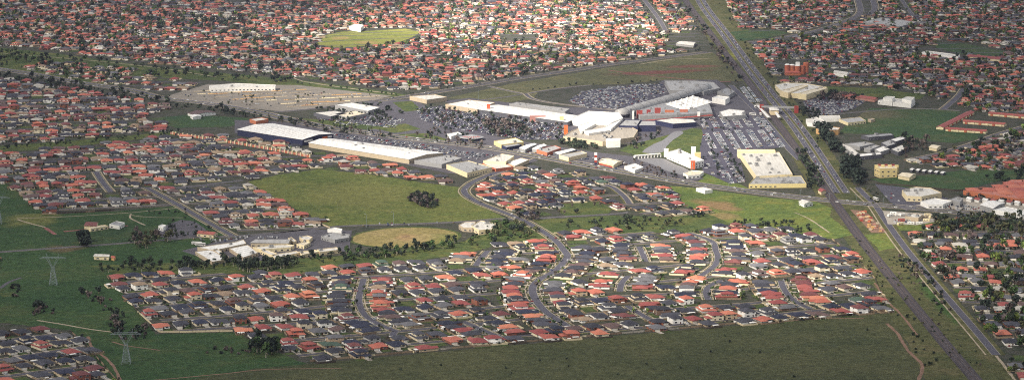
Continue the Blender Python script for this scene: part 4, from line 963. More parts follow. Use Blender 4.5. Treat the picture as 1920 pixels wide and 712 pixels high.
# --- station
X, Y = P(1458, 212)
stn = tag(link('railway_station', None, None, (X, Y, 0)), 'railway station with footbridge and red lift towers over the tracks', 'station')
def loc(x, y, z=0): p = P(x, y, z); return (p[0] - X, p[1] - Y)
b = MB(); b.obox(loc(1428, 201, 7), loc(1494, 203, 7), 4, 6.5, 9.2); link('footbridge', b.mesh('footbridge', ['w_grey']), stn)
for (x, y) in ((1428, 209), (1493, 212)):
    q = loc(x, y); b = MB(); b.box(q[0] - 3, q[0] + 3, q[1] - 3, q[1] + 3, 0, 11, 0, True); link('lift_tower', b.mesh('lift_tower', ['w_red']), stn)
q = loc(1451, 214); b = MB(); b.box(q[0] - 6, q[0] + 6, q[1] - 14, q[1] + 14, 0, 8, 0, True); link('station_hall', b.mesh('station_hall', ['w_cream']), stn)
b = MB(); b.hip(q[0], q[1], 13, 29, 8, .3, .6); link('hall_roof', b.mesh('hall_roof', ['r_offwhite']), stn)
for (x0, y0, x1, y1) in ((1452, 206, 1462, 222), (1420, 196, 1442, 222)):
    b = MB(); b.obox(loc(x0, y0), loc(x1, y1), 6, 0, 1.2); link('platform', b.mesh('platform', ['concrete']), stn)
    b = MB(); b.obox(loc(x0 + 1, y0 + 2, 5), loc(x1 - 1, y1 - 2, 5), 4, 4.6, 5); link('platform_canopy', b.mesh('platform_canopy', ['r_white']), stn)
# --- right-hand side
pub = B('club_house', 'sprawling cream club with stepped pale roofs beside the highway', 'building', [(1453, 160), (1470, 156), (1510, 157), (1550, 164), (1545, 170), (1510, 178), (1468, 174)], 7, 'w_cream', 'r_offwhite', 'flat', units=6)
for q in ([(1462, 171), (1505, 160), (1515, 161), (1478, 175)], [(1496, 176), (1540, 164), (1552, 166), (1512, 178)]): B('roof_step', None, None, q, 8.5, 'w_cream', 'r_cream', 'flat', parent=pub)
X, Y = P(1490, 140)
sl = tag(link('red_round_towers', None, None, (X, Y, 0)), 'cluster of round red-brick towers with white crown above the club', 'building')
for i, (dx, dy, r, h) in enumerate(((-13, 0, 4.5, 17), (-4.5, 2, 4.8, 16), (4.5, 0, 4.8, 15.5), (13, 4, 4.6, 15), (20, 8, 4.6, 20))):
    b = MB(); b.cone(dx, dy, 0, h, r, r, 14); link('tower', b.mesh('tower', ['w_terracotta']), sl)
    if i < 3: b = MB(); b.cone(dx, dy, h, h + 1.6, r + .3, r * .6, 14); link('tower_cap', b.mesh('tower_cap', ['w_white']), sl)
b = MB(); b.box(2, 9, 2, 8, 12, 21, 0, True); link('white_crown', b.mesh('white_crown', ['w_white']), sl)
b = MB(); b.hip(-4, -10, 26, 9, 5, .5); link('porch_roof', b.mesh('porch_roof', ['roof_terracotta']), sl)
b = MB(); b.box(-17, 9, -14, -6, 0, 5); link('porch_wall', b.mesh('porch_wall', ['w_terracotta']), sl)
B('white_barn', 'long white gabled barn right of the red round towers', 'shed', [(1563, 136), (1567, 133), (1592, 136), (1588, 140)], 6, 'w_white', 'r_offwhite', 'gable', 2)
wb_ = B('white_office', 'white flat-roofed block with two raised boxes behind the sports field', 'office', [(1646, 189), (1664, 184), (1716, 189), (1708, 196)], 6, 'w_white', 'r_offwhite', 'flat', wins=8)
for q in ([(1656, 184), (1662, 181), (1678, 182), (1673, 187)], [(1691, 186), (1699, 182), (1715, 183), (1709, 190)]): B('box', None, None, q, 10.5, 'w_white', 'r_offwhite', 'flat', parent=wb_)
B('long_red_building', 'long low red-roofed building left of the white office', 'building', [(1566, 178), (1585, 175), (1646, 184), (1640, 187)], 4, 'w_brown' if 'w_brown' in M else 'w_pink', 'roof_red', 'gable', 2.2)
B('community_hall', 'pale-roofed community hall below the station carpark', 'hall', [(1511, 224), (1530, 220), (1550, 229), (1540, 233), (1514, 231)], 5, 'w_white', 'r_offwhite', 'flat', units=1)
B('community_hall', 'long flat pale hall above the brown courtyard', 'hall', [(1536, 218), (1574, 217), (1576, 222), (1540, 223)], 5, 'w_white', 'r_offwhite', 'flat')
B('community_hall', 'grey-roofed annex at the edge of the sports field', 'hall', [(1573, 224), (1612, 220), (1624, 227), (1590, 231)], 4, 'w_cream', 'r_grey', 'flat', wins=6)
B('tan_hall', 'tan-walled gymnasium with white roof rim below the community hall', 'hall', [(1530, 242), (1548, 237), (1575, 240), (1572, 244), (1545, 246)], 7, 'w_tan', 'r_offwhite', 'flat')
B('tiny_kiosk', 'tiny beige kiosk on the edge of the sports field', 'kiosk', [(1627, 224), (1634, 222), (1641, 224), (1633, 226)], 3.5, 'w_beige', 'r_beige', 'flat')
sch = [([(1563, 275), (1580, 270), (1596, 276), (1612, 290), (1602, 292), (1588, 280)], 'r_offwhite'), ([(1585, 270), (1620, 266), (1640, 270), (1612, 276)], 'r_grey'), ([(1615, 254), (1670, 250), (1676, 254), (1630, 258)], 'r_midgrey'), ([(1668, 262), (1690, 256), (1700, 260), (1680, 266)], 'r_white'), ([(1606, 289), (1650, 286), (1654, 290), (1612, 294)], 'r_white'), ([(1640, 280), (1656, 274), (1668, 280), (1650, 286)], 'r_white'), ([(1620, 278), (1640, 272), (1650, 274), (1632, 281)], 'r_grey'), ([(1670, 280), (1690, 272), (1704, 277), (1684, 286)], 'r_offwhite'), ([(1652, 268), (1668, 262), (1680, 270), (1664, 275)], 'r_grey')]
names = ['curving pale-roofed wing at the left', 'grey-roofed wing behind the curving wing', 'long dark-walled wing along the sports field', 'bright white wing by the sports field', 'long white front wing', 'white middle block', 'grey inner block', 'pale right-hand block', 'grey linking block']
for (q, rf), nm in zip(sch, names): B('school_wing', nm + ' of the tree-ringed school', 'school building', q, 5, random.choice(('w_grey', 'w_white', 'w_darkgrey')), rf, 'flat', units=1, wins=3)
B('shed_row', 'cream shed at the roadside right of the tree-ringed school', 'shed', [(1742, 276), (1752, 272), (1764, 274), (1756, 279)], 4, 'w_cream', 'r_cream', 'gable', 1.5)
# terraces of attached homes: each row a building with its roof and bays
for (p0, p1, lab) in (((1762, 243), (1820, 214), 'diagonal terrace with terracotta roof and cream bays by the sports field'), ((1856, 216), (1935, 223), 'uppermost straight terracotta terrace at the right edge'), ((1808, 231), (1885, 237), 'middle straight terracotta terrace right of the diagonal one'), ((1775, 245), (1850, 250), 'lowest straight terracotta terrace beside the sports field')):
    a, c = np.array(P(*p0)), np.array(P(*p1)); d = (c - a) / np.hypot(*(c - a)); nn = np.array([-d[1], d[0]]) * 5.5
    if nn[1] > 0: nn = -nn
    tr = B('terrace_row', lab, 'terraced houses', [tuple(a + nn), tuple(a - nn), tuple(c - nn), tuple(c + nn)], 3.2, 'w_cream', 'roof_red', 'gable', 2.0, world=True)
    nb = int(np.hypot(*(c - a)) // 11)
    for k in range(nb):
        p = a + nn + (c - a) * (k + .5) / nb; b = MB(); b.box(-1.9, 1.9, -1.2, 1.2, 0, 3.0, 0, True); link('bay', b.mesh('bay', ['w_cream' if k % 2 else 'w_terracotta']), tr, (p[0] - tr.location[0], p[1] - tr.location[1], 0), math.atan2(d[1], d[0]))
hot = B('yellow_hotel', 'yellow four-storey apartment block with red roof caps right of the crossing', 'apartment block', [(1640, 313), (1652, 309), (1684, 311), (1682, 316), (1650, 317)], 12, 'w_yellow', 'r_cream', 'flat', wins=24, wz=None)
for x in (1643, 1655, 1668, 1681): cube(x, 329, 4.5, 5, 14 + random.uniform(-.5, .5), 'w_yellow', 'bay', hot)
for x in (1648, 1661, 1674): cube(x, 327, 4, 4, 13.4, 'w_red', 'roof_cap', hot)
B('domed_tent', 'pale low domed hall beside the yellow apartment block', 'hall', [(1684, 329), (1700, 324), (1717, 327), (1705, 333)], 4.5, 'w_cream', 'r_cream', 'gable', 2)
for k in range(6):
    x = 1706 + k * 11.5; y = 318 + k * 1.2
    B('carport', f'white-roofed carport, {nth(k)} from left in the row right of the apartment block', 'carport', [(x, y), (x + 5, y - 2.4), (x + 9, y - 1.4), (x + 4.5, y + 1)], 3, 'w_darkgrey', 'r_white', 'gable', .8)
B('cream_factory_shop', 'big cream building with pale stepped roof below the hotel green', 'store', [(1691, 357), (1716, 351), (1745, 353), (1766, 362), (1728, 369), (1700, 368)], 6.5, 'w_cream', 'r_offwhite', 'flat', units=6, wins=8)
B('car_dealership', 'white car dealership with curved canopy beside the arterial', 'dealership', [(1726, 378), (1752, 372), (1785, 377), (1768, 384), (1740, 384)], 5, 'w_white', 'r_white', 'flat', wins=8)
B('workshop', 'grey workshop right of the white car dealership', 'workshop', [(1780, 374), (1795, 369), (1806, 372), (1800, 380)], 6, 'w_grey', 'r_grey', 'flat', units=1)
B('white_depot', 'white gabled depot near the right edge by the arterial', 'depot', [(1838, 384), (1862, 376), (1884, 381), (1862, 391)], 6, 'w_grey', 'r_white', 'gable', 1.8)
B('white_depot', 'long white shed at the right edge along the arterial', 'depot', [(1862, 394), (1886, 388), (1940, 398), (1930, 405)], 5, 'w_white', 'r_white', 'flat')
B('terracotta_complex', 'vast complex under one sprawling terracotta roof at the right edge', 'complex', [(1806, 357), (1840, 351), (1866, 352), (1896, 337), (1960, 338), (1960, 374), (1905, 372)], 5.5, 'w_terracotta', 'r_terracotta', 'flat', parapet=.25)
tcx = [o for o in bpy.data.objects if o.name.startswith('terracotta_complex')][0]; tpoly = [P(x, y, 5.5) for x, y in [(1806, 357), (1840, 351), (1866, 352), (1896, 337), (1960, 338), (1960, 374), (1905, 372)]]
for gx in np.arange(500, 720, 19):
    for gy in np.arange(3480, 3760, 24):
        if inpoly([(gx, gy)], tpoly)[0] and inpoly([(gx - 9, gy - 9)], tpoly)[0] and inpoly([(gx + 9, gy + 9)], tpoly)[0]:
            b = MB(); b.hip(0, 0, 18.5, 23.5, 6.0, random.uniform(.2, .34), 0, .3); link('roof_module', b.mesh('roof_module', ['roof_terracotta' if random.random() < .7 else 'roof_orange']), tcx, (gx - tcx.location[0], gy - tcx.location[1], 0))
for k in range(8): B('villa', f'small white-gabled villa, {nth(k)} from left in front of the terracotta complex', 'villa', [(1812 + k * 15, 372 + k * 1.2), (1817 + k * 15, 370 + k * 1.2), (1825 + k * 15, 371.4 + k * 1.2), (1820 + k * 15, 374 + k * 1.2)], 3.5, 'w_white', 'roof_red' if k % 2 else 'r_white', 'gable', 1.5)
B('farm_building', 'beige flat-roofed sales office among the caravans', 'office', [(1697, 406), (1712, 400), (1730, 403), (1722, 409)], 4.5, 'w_beige', 'r_offwhite', 'flat', units=2)
for k, (x, y, mt) in enumerate(((1669, 403, 'w_white'), (1675, 399, 'w_white'), (1684, 402, 'w_white'), (1692, 402, 'w_white'), (1739, 402, 'w_cream'), (1746, 406, 'w_cream'), (1757, 404, 'w_cream'), (1737, 412, 'w_cream'), (1724, 418, 'w_white'), (1708, 418, 'w_white'), (1688, 419, 'w_cream'), (1690, 412, 'w_red'), (1763, 402, 'w_white'), (1734, 406, 'w_beige'))):
    X, Y = P(x, y + 3); cv = tag(link('caravan', None, None, (X, Y, .15), random.uniform(-.5, .9)), f"{mt[2:]} caravan in the sales yard, {nth(k)} {'from the street corner' if k < 4 else 'around the sales office'}", 'caravan', 'caravans in the sales yard')
    b = MB(); b.box(-4, 4, -1.3, 1.3, .5, 3.1, 0, True); b.add([(-4, -1.3, 3.1), (4, -1.3, 3.1), (4, 1.3, 3.1), (-4, 1.3, 3.1), (-3.4, -.9, 3.4), (3.4, -.9, 3.4), (3.4, .9, 3.4), (-3.4, .9, 3.4)], [(0, 1, 5, 4), (1, 2, 6, 5), (2, 3, 7, 6), (3, 0, 4, 7), (4, 5, 6, 7)]); link('body', b.mesh('body', [mt]), cv)
    for wx in (-2.2, 1.2): link('window', win_mesh(1.6, .8), cv, (wx, -1.32, 2))
    b = MB(); b.bar((-.4, -1.25, .4), (-.4, 1.25, .4), .4, 0, 10); link('wheel', b.mesh('wheel', ['tyre']), cv)
for k in range(46):          # pallets of paving stock in the yard by the rails
    u, v = random.random(), random.random(); x = 1596 + 26 * u + 38 * v; y = 394 + 2 * u + 40 * v
    X, Y = P(x, y); b = MB(); hh = random.uniform(.8, 2.2); b.box(-1.8, 1.8, -1.2, 1.2, .15, hh, 0, True); b.box(-1.9, 1.9, -1.3, 1.3, 0, .15, 1); b.box(-1.2, 1.0, -.8, .9, hh, hh + .4, 0, True)
    tag(link('stock_pallet', b.mesh('stock_pallet', [random.choice(('w_terracotta', 'w_cream', 'w_pink', 'w_tan', 'w_red', 'w_beige')), 'door']), None, (X, Y, .12), random.uniform(-.3, .3)), 'pallet of stone and tile stock in the yard beside the rails', 'pallet', 'pallets in the tile yard')
# --- school by the oval
sw = [([(370, 464), (440, 454), (456, 449), (462, 457), (400, 470)], 'white-roofed back wing of the left school court'), ([(366, 472), (396, 468), (428, 486), (398, 491)], 'broad white-roofed left wing of the school'), ([(399, 468), (408, 467), (430, 482), (421, 484)], 'narrow white link beside the left school court'), ([(430, 466), (464, 459), (484, 474), (456, 483)], 'white-roofed right wing of the left school court')]
for q, lab in sw: B('school_wing', lab, 'school building', q, 3.7, 'w_beige', 'r_white', 'flat', units=1, wins=5)
B('school_hall', 'grey vaulted hall behind the cream school court', 'school building', [(470, 455), (490, 449), (546, 449), (540, 456)], 5.5, 'w_beige', 'r_grey', 'gable', 2, wins=10)
sw = [([(474, 464), (530, 458), (552, 460), (545, 464), (490, 468)], 'long cream wing at the back of the right school court'), ([(488, 470), (498, 468), (520, 476), (512, 480)], 'cream wing joining the two school courts'), ([(508, 478), (555, 471), (562, 474), (515, 484)], 'cream front wing of the right school court'), ([(560, 472), (590, 469), (600, 472), (566, 478)], 'grey-roofed classroom right of the cream front wing'), ([(594, 468), (630, 464), (640, 468), (600, 473)], 'white classroom block nearest the oval'), ([(540, 447), (546, 445), (556, 452), (550, 454)], 'slim white covered walkway behind the school'), ([(561, 444), (576, 442), (586, 445), (580, 450), (566, 449)], 'cream house-like school block behind the walkway'), ([(556, 458), (572, 452), (582, 455), (570, 461)], 'small grey school block beside the courtyard trees')]
for q, lab in sw: B('school_wing', lab, 'school building', q, 3.7, 'w_cream', random.choice(('r_offwhite', 'r_cream')), 'flat', units=1, wins=6)
B('gymnasium', 'large grey-roofed gymnasium beside the oval', 'school building', [(602, 443), (622, 436), (656, 440), (654, 446), (628, 450)], 4, 'w_grey', 'r_grey', 'flat', units=2, wins=6)
B('gymnasium', 'white roof strip building above the grey gymnasium', 'school building', [(614, 430), (626, 427), (642, 430), (640, 434)], 3.6, 'w_white', 'r_white', 'flat')
B('club_pavilion', 'white club pavilion right of the oval', 'pavilion', [(860, 422), (872, 416), (892, 416), (886, 428), (868, 427)], 4.5, 'w_beige', 'r_offwhite', 'flat', wins=4, units=1)
B('club_pavilion', 'larger pale-roofed club hall right of the white pavilion', 'pavilion', [(884, 424), (900, 414), (930, 419), (922, 430), (898, 432)], 5.5, 'w_cream', 'r_offwhite', 'flat', wins=6, units=2)
B('glasshouse', 'pale green polytunnel shed standing alone in the meadow', 'shed', [(176, 480), (182, 477), (205, 478), (204, 481)], 4, 'w_cream', 'r_offwhite', 'gable', 1.5, wins=4)
B('garden_hut', 'small brown hut beside the polytunnel shed', 'hut', [(208, 482), (212, 480), (217, 481), (214, 484)], 3, 'w_tan', 'roof_terracotta', 'gable', 1)
B('kindergarten', 'red and grey roofed kindergarten on the meadow edge', 'kindergarten', [(158, 423), (166, 416), (184, 417), (180, 424)], 4, 'w_cream', 'roof_maroon', 'gable', 2, wins=3)
B('kindergarten', 'low cream-walled grey building right of the kindergarten', 'kindergarten', [(205, 421), (218, 415), (234, 418), (224, 424)], 4, 'w_white', 'r_midgrey', 'flat', wins=4)
B('changing_room', 'long low white changing room below the kindergarten', 'building', [(162, 427), (196, 422), (203, 424), (170, 429)], 3.5, 'w_cream', 'r_cream', 'flat', wins=4)
B('white_cabin', 'white cabin in the school carpark under dark trees', 'cabin', [(297, 424), (304, 421), (312, 423), (306, 427)], 4.5, 'w_white', 'r_white', 'flat', wins=2)
B('gatehouse', 'red and cream building at the bottom of the diagonal street', 'building', [(368, 437), (380, 433), (408, 436), (400, 440)], 4, 'w_cream', 'roof_red', 'gable', 1.8, wins=5)
B('far_hall', 'long white hall far behind the terracotta terraces', 'hall', [(1726, 99), (1738, 96), (1800, 104), (1796, 108)], 6, 'w_white', 'r_offwhite', 'flat', wins=8)
B('far_long_house', 'long red-roofed building beyond the far green', 'building', [(1812, 106), (1822, 103), (1878, 108), (1874, 112)], 4, 'w_cream', 'roof_red', 'gable', 2)
B('far_factory', 'grey flat factory below the fork of the far highway', 'factory', [(1618, 42), (1650, 34), (1720, 42), (1690, 50)], 6, 'w_grey', 'r_grey', 'flat', units=6)
B('far_white_hall', 'white hall beside the bright park', 'hall', [(654, 50), (664, 46), (682, 48), (676, 54)], 7, 'w_white', 'r_white', 'flat')
B('water_tank_house', 'pair of long pale sheds near the upper railway', 'shed', [(1268, 82), (1280, 78), (1304, 80), (1300, 86)], 4, 'w_grey', 'r_offwhite', 'gable', 1.5)
# row of low huts along the back of the retail sheds
for i, q in enumerate(dense([tuple(p) for p in BAYL[::4]], 8.2)[:48]):
    ft = tag(link('wall_bay', None, None, (q[0], q[1], .1), -.75), f'terracotta and cream wall bay, {nth(i)} from left along the back of the sheds', 'wall', 'wall bays behind the retail sheds')
    b = MB(); b.box(-2.6, 2.6, -.6, .6, 0, 3.2, 0, True); link('panel', b.mesh('panel', ['w_terracotta' if i % 2 else 'w_pink']), ft)
    b = MB(); b.box(2.6, 4.4, -.9, .9, 0, 4.6, 0, True); link('pier', b.mesh('pier', ['w_cream']), ft)

# ------------------------------------------------------------------ trees and shrubs
def crown_geo(w, h, z0, nc, nq, q, seed, tall=False):
    """leaf clumps spread through an uneven crown; returns an MB of small quads"""
    r = np.random.default_rng(seed); mb = MB()
    for k in range(nc):
        while True:
            c = r.uniform(-1, 1, 3)
            if c @ c < 1: break
        c = c * (w / 2 * .72, w / 2 * .72, h / 2 * .8) + (0, 0, z0 + h / 2); cr = r.uniform(.2, .36) * w
        for j in range(nq):
            d = r.normal(size=3); d /= np.linalg.norm(d); p = c + d * cr * r.uniform(.55, 1.05) * (1, 1, .75)
            a = r.normal(size=3); a -= d * (a @ d) * .7; a /= np.linalg.norm(a); b = np.cross(a, d + r.normal(size=3) * .4); b /= np.linalg.norm(b) + 1e-9
            s = q * r.uniform(.6, 1.25); mb.add([p - a * s - b * s * .6, p + a * s - b * s * .7, p + a * s * .9 + b * s * .7, p - a * s + b * s * .6], [(0, 1, 2, 3)])
    return mb
def trunk_geo(hgt, r0, seed):
    r = np.random.default_rng(seed); mb = MB(); p = np.array([0, 0, -.3]); n = 6
    top = np.array([r.uniform(-.05, .05) * hgt, r.uniform(-.05, .05) * hgt, hgt * .55])
    def limb(a, b, ra, rb):
        q = Vector(b - a).to_track_quat('Z', 'Y'); v = []
        for e, rr in ((a, ra), (b, rb)):
            for k in range(n): t = 2 * pi * k / n; v.append(Vector(e) + q @ Vector((rr * cos(t), rr * sin(t), 0)))
        mb.add(v, [(k, (k + 1) % n, n + (k + 1) % n, n + k) for k in range(n)])
    limb(p, top, r0, r0 * .6)
    for k in range(4):
        t = 2 * pi * k / 4 + r.uniform(-.4, .4); s = p + (top - p) * r.uniform(.6, 1); limb(s, s + np.array([cos(t) * hgt * .2, sin(t) * hgt * .2, hgt * r.uniform(.18, .3)]), r0 * .4, r0 * .12)
    return mb
TREEK = {'round': (6.0, 5.0, 1.6), 'gum': (7.5, 8.5, 4.2), 'shrub': (3.6, 2.6, .15), 'slim': (3.2, 7, .8), 'broad': (10, 7, 2.4)}
TP = {k: [(crown_geo(w, h, z, 9, 15, .085 * w + .22, 100 + 7 * i + len(k)), trunk_geo(z + h * .6, .06 * w ** .8 + .08, i + 5)) for i in range(3)] for k, (w, h, z) in TREEK.items()}
TPM = {k: [(c.mesh('crown', ['leaf_green']), t.mesh('trunk', ['trunk'])) for c, t in v] for k, v in TP.items()}
TL = {k: [crown_geo(w, h, z, 6, 7, .12 * w + .25, 300 + 7 * i + len(k)) for i in range(4)] for k, (w, h, z) in TREEK.items()}
TREES = []      # x, y, scale, kind, leaf, zone
HPTS = np.array([(h['x'], h['y']) for h in HOUSES]); 
HG = {}
for i, (x, y) in enumerate(HPTS): HG.setdefault((int(x // 30), int(y // 30)), []).append(i)
def near_house(x, y, d):
    k = (int(x // 30), int(y // 30))
    for i in (-1, 0, 1):
        for j in (-1, 0, 1):
            for q in HG.get((k[0] + i, k[1] + j), ()):
                h = HOUSES[q]; c, s = cos(-h['a']), sin(-h['a']); dx, dy = x - h['x'], y - h['y']; u, v = c * dx - s * dy, s * dx + c * dy
                if abs(u) < 7 * HS + d - 1 and -9 * HS - d < v < 10.5 * HS + d: return True
    return False
def plant(px, n, kinds, leaves, zone, scale=(.7, 1.3)):
    poly = PL(px); A = np.array(poly); lo, hi = A.min(0), A.max(0); got = 0; t = 0
    while got < n and t < n * 30:
        t += 1; q = lo + (hi - lo) * rng.random(2)
        if inpoly([q], poly)[0]: TREES.append((q[0], q[1], random.uniform(*scale), random.choice(kinds), random.choice(leaves), zone)); got += 1
def plant_line(px, step, kinds, leaves, zone, scale=(.7, 1.2), jit=1.5, skip=.15):
    for q in dense(PL(px), step):
        if random.random() > skip: TREES.append((q[0] + random.gauss(0, jit), q[1] + random.gauss(0, jit), random.uniform(*scale), random.choice(kinds), random.choice(leaves), zone))
Z = {'creek': ('dark bushy tree in the creek-side belt above the near estate', 'tree'), 'gums': ('tall dark gum tree in front of the white-roofed school', 'tree'), 'scrub': ('grey-green shrub in the dark scrub clump in the central paddock', 'shrub'),
     'drain': ('scraggly shrub along the drain through the left meadow', 'shrub'), 'leftclump': ('dark tree in the clump at the lower left estate corner', 'tree'), 'railscrub': ('shrub in the rough grass beside the railway', 'shrub'), 'strip': ('small shrub in the park strip above the near estate', 'shrub'),
     'garden': ('small garden tree between houses of the near estate', 'tree'), 'rightgarden': ('large dark garden tree among the houses right of the railway', 'tree'), 'leftgarden': ('small garden tree among the bottom-left houses', 'tree'), 'meadow': ('dark tree standing in the meadow left of the school', 'tree'),
     'street': ('young street tree on a nature strip of the near estate', 'tree'), 'front': ('low dark bush in the front paddock grass', 'shrub'), 'greenbelt': ('leafy green tree in the reserve beside the snaking street', 'tree'), 'verge': ('rounded dark shrub on the green verge above the estate', 'shrub'), 'far': ('tree in the distance', 'tree')}
plant([(172, 503), (250, 499), (340, 494), (470, 490), (490, 500), (400, 507), (200, 512)], 95, ['round', 'round', 'gum'], ['dark', 'gum'], 'creek', (.55, 1.0))
plant([(440, 502), (560, 492), (565, 500), (460, 513)], 60, ['gum'], ['dark', 'gum'], 'gums', (.65, 1.0))
plant([(560, 484), (660, 476), (760, 466), (858, 455), (858, 464), (740, 482), (600, 494)], 130, ['round', 'gum', 'round'], ['dark', 'gum', 'dark', 'green'], 'creek', (.5, .95))
plant([(866, 452), (940, 420), (1000, 424), (1030, 442), (960, 452), (890, 466)], 75, ['round', 'shrub', 'broad'], ['green', 'dark', 'olive'], 'greenbelt', (.6, 1.0))
cl = [(763, 371), (775, 365), (800, 368), (820, 380), (824, 387), (808, 391), (788, 387), (770, 378)]
plant(cl, 150, ['shrub', 'round', 'shrub'], ['bare', 'dark', 'gum'], 'scrub', (.8, 1.3))
plant([(468, 646), (500, 640), (520, 660), (500, 672), (470, 664)], 26, ['round', 'gum'], ['dark', 'green'], 'leftclump', (.8, 1.4))
plant([(370, 650), (480, 655), (470, 668), (380, 662)], 14, ['shrub'], ['dark', 'bare'], 'leftclump', (.7, 1.2))
plant_line([(172, 548), (185, 562), (205, 580), (215, 600), (222, 622), (262, 628)], 7, ['shrub', 'round', 'shrub'], ['bare', 'dark'], 'drain', (.9, 1.5), 6, .1)
plant([(205, 612), (275, 612), (285, 640), (215, 640)], 26, ['round', 'shrub'], ['dark', 'bare'], 'drain', (.8, 1.3))
plant([(42, 578), (70, 570), (104, 582), (98, 592), (50, 590)], 14, ['shrub', 'round'], ['dark', 'bare'], 'drain', (.8, 1.3))
plant([(20, 520), (40, 535), (36, 560), (22, 565)], 12, ['shrub'], ['dark', 'bare'], 'drain', (.8, 1.4))
plant([(148, 448), (168, 446), (168, 464), (150, 466)], 7, ['gum', 'broad'], ['dark'], 'meadow', (1.0, 1.5))
plant([(235, 442), (300, 440), (330, 452), (310, 466), (250, 466)], 40, ['gum', 'round'], ['bare', 'olive', 'gum'], 'meadow', (.7, 1.2))
plant([(300, 420), (345, 414), (400, 432), (390, 446), (310, 446)], 30, ['round', 'slim'], ['dark', 'gum'], 'meadow', (.6, 1.1))
plant_line([(280, 402), (340, 398), (352, 410)], 8, ['slim', 'shrub'], ['dark'], 'meadow', (.6, 1))
plant([(1046, 414), (1250, 410), (1290, 420), (1240, 432), (1060, 428)], 80, ['shrub', 'shrub', 'round'], ['dark', 'gum', 'olive'], 'strip', (.6, 1.2))
plant([(1290, 396), (1322, 392), (1330, 404), (1300, 410)], 18, ['round', 'shrub'], ['dark'], 'strip', (.8, 1.2))
plant([(1370, 412), (1480, 418), (1530, 430), (1500, 438), (1380, 424)], 46, ['shrub', 'round'], ['dark', 'gum'], 'verge', (.7, 1.1))
plant([(1686, 474), (1730, 500), (1790, 580), (1770, 586), (1720, 530), (1670, 480)], 60, ['shrub'], ['bare', 'dark', 'gum'], 'railscrub', (.8, 1.5))
plant([(1676, 584), (1720, 600), (1770, 690), (1740, 700), (1690, 620)], 16, ['shrub'], ['dark', 'gum'], 'railscrub', (.7, 1.3))
plant([(1600, 440), (1630, 470), (1690, 560), (1670, 566), (1610, 480)], 22, ['shrub'], ['olive', 'dark'], 'railscrub', (.5, 1.0))
plant([(1640, 490), (1700, 570), (1800, 690), (1840, 712), (1870, 712), (1740, 540), (1680, 480)], 70, ['shrub'], ['olive', 'dark', 'bare', 'gum'], 'railscrub', (.4, .9))
plant([(1582, 312), (1604, 306), (1622, 335), (1612, 350), (1590, 345), (1580, 330)], 60, ['gum', 'broad'], ['dark'], 'far', (1.0, 1.5))
plant([(1490, 285), (1506, 282), (1530, 325), (1545, 350), (1515, 356), (1515, 330)], 50, ['round', 'broad'], ['dark', 'gum'], 'far', (.7, 1.1))
plant([(1530, 240), (1560, 245), (1560, 270), (1590, 296), (1560, 290), (1540, 262)], 70, ['round', 'broad', 'gum'], ['dark'], 'far', (.9, 1.4))
plant([(1695, 262), (1740, 266), (1735, 285), (1690, 292)], 40, ['round', 'gum'], ['dark', 'bare'], 'far')
plant([(1500, 196), (1540, 214), (1520, 230), (1495, 210)], 30, ['round'], ['dark'], 'far')
plant([(1540, 176), (1620, 184), (1600, 192), (1530, 190)], 45, ['round', 'broad'], ['bare', 'dark'], 'far')
plant(CARPARKS['mall'], 130, ['round'], ['dark', 'bare', 'gum'], 'far', (.7, 1.2))
plant([(900, 232), (980, 236), (1000, 256), (920, 256)], 60, ['round', 'broad'], ['dark', 'bare'], 'far', (.8, 1.3))
plant([(1040, 268), (1090, 264), (1130, 282), (1080, 280)], 50, ['round'], ['dark', 'gum'], 'far', (.8, 1.3))
plant([(1175, 270), (1215, 250), (1240, 250), (1210, 274), (1190, 280)], 40, ['round', 'shrub'], ['dark', 'bare'], 'far', (.7, 1.2))
plant([(440, 215), (600, 230), (720, 250), (760, 264), (640, 256), (590, 245)], 110, ['round', 'slim'], ['dark', 'bare', 'gum'], 'far', (.6, 1.1))
plant([(590, 205), (720, 195), (760, 215), (720, 232), (610, 225)], 120, ['round'], ['dark', 'gum'], 'far', (.6, 1.1))
plant([(830, 240), (900, 265), (920, 285), (840, 275), (780, 255)], 80, ['round', 'slim'], ['dark', 'bare'], 'far', (.6, 1.1))
plant([(1110, 300), (1180, 300), (1280, 330), (1300, 340), (1200, 326)], 60, ['round', 'shrub'], ['dark', 'bare'], 'far', (.6, 1.0))
plant([(330, 182), (392, 168), (560, 166), (720, 181), (540, 206), (400, 194)], 40, ['shrub', 'round'], ['dark', 'olive', 'gum'], 'far', (.5, .9))
plant(CARPARKS['east'], 40, ['slim', 'round'], ['dark'], 'far', (.5, .8))
for ln in ([(1330, 262), (1346, 320)], [(1360, 278), (1392, 335)], [(1340, 290), (1385, 292)]): plant_line(ln, 9, ['slim', 'round'], ['dark'], 'far', (.6, .9))
plant_line([(1000, 170), (1080, 160), (1170, 157), (1240, 150)], 14, ['shrub', 'round'], ['dark'], 'far', (.6, 1.0))
plant_line([(770, 178), (960, 146), (1140, 119), (1320, 96)], 16, ['round'], ['dark', 'gum'], 'far', (.6, 1.0), 3, .3)
plant_line([(560, 158), (650, 168), (740, 180)], 14, ['round'], ['dark', 'green'], 'far', (.6, 1))
plant([(-20, 92), (260, 124), (420, 140), (560, 152), (540, 160), (300, 146), (190, 158), (60, 134), (-20, 122)], 150, ['round', 'broad', 'gum'], ['dark', 'gum', 'green'], 'far', (.7, 1.3))
plant([(-20, 136), (100, 150), (300, 186), (480, 214), (470, 222), (280, 196), (60, 158), (-20, 148)], 170, ['round', 'broad', 'shrub'], ['dark', 'gum'], 'far', (.7, 1.2))
plant([(-10, 270), (200, 260), (340, 246), (340, 254), (200, 266), (-10, 282)], 60, ['round', 'shrub'], ['dark', 'gum'], 'far', (.6, 1.1))
plant([(265, 44), (380, 34), (470, 44), (440, 60), (300, 58)], 60, ['broad', 'gum'], ['dark', 'gum'], 'far', (.9, 1.4))
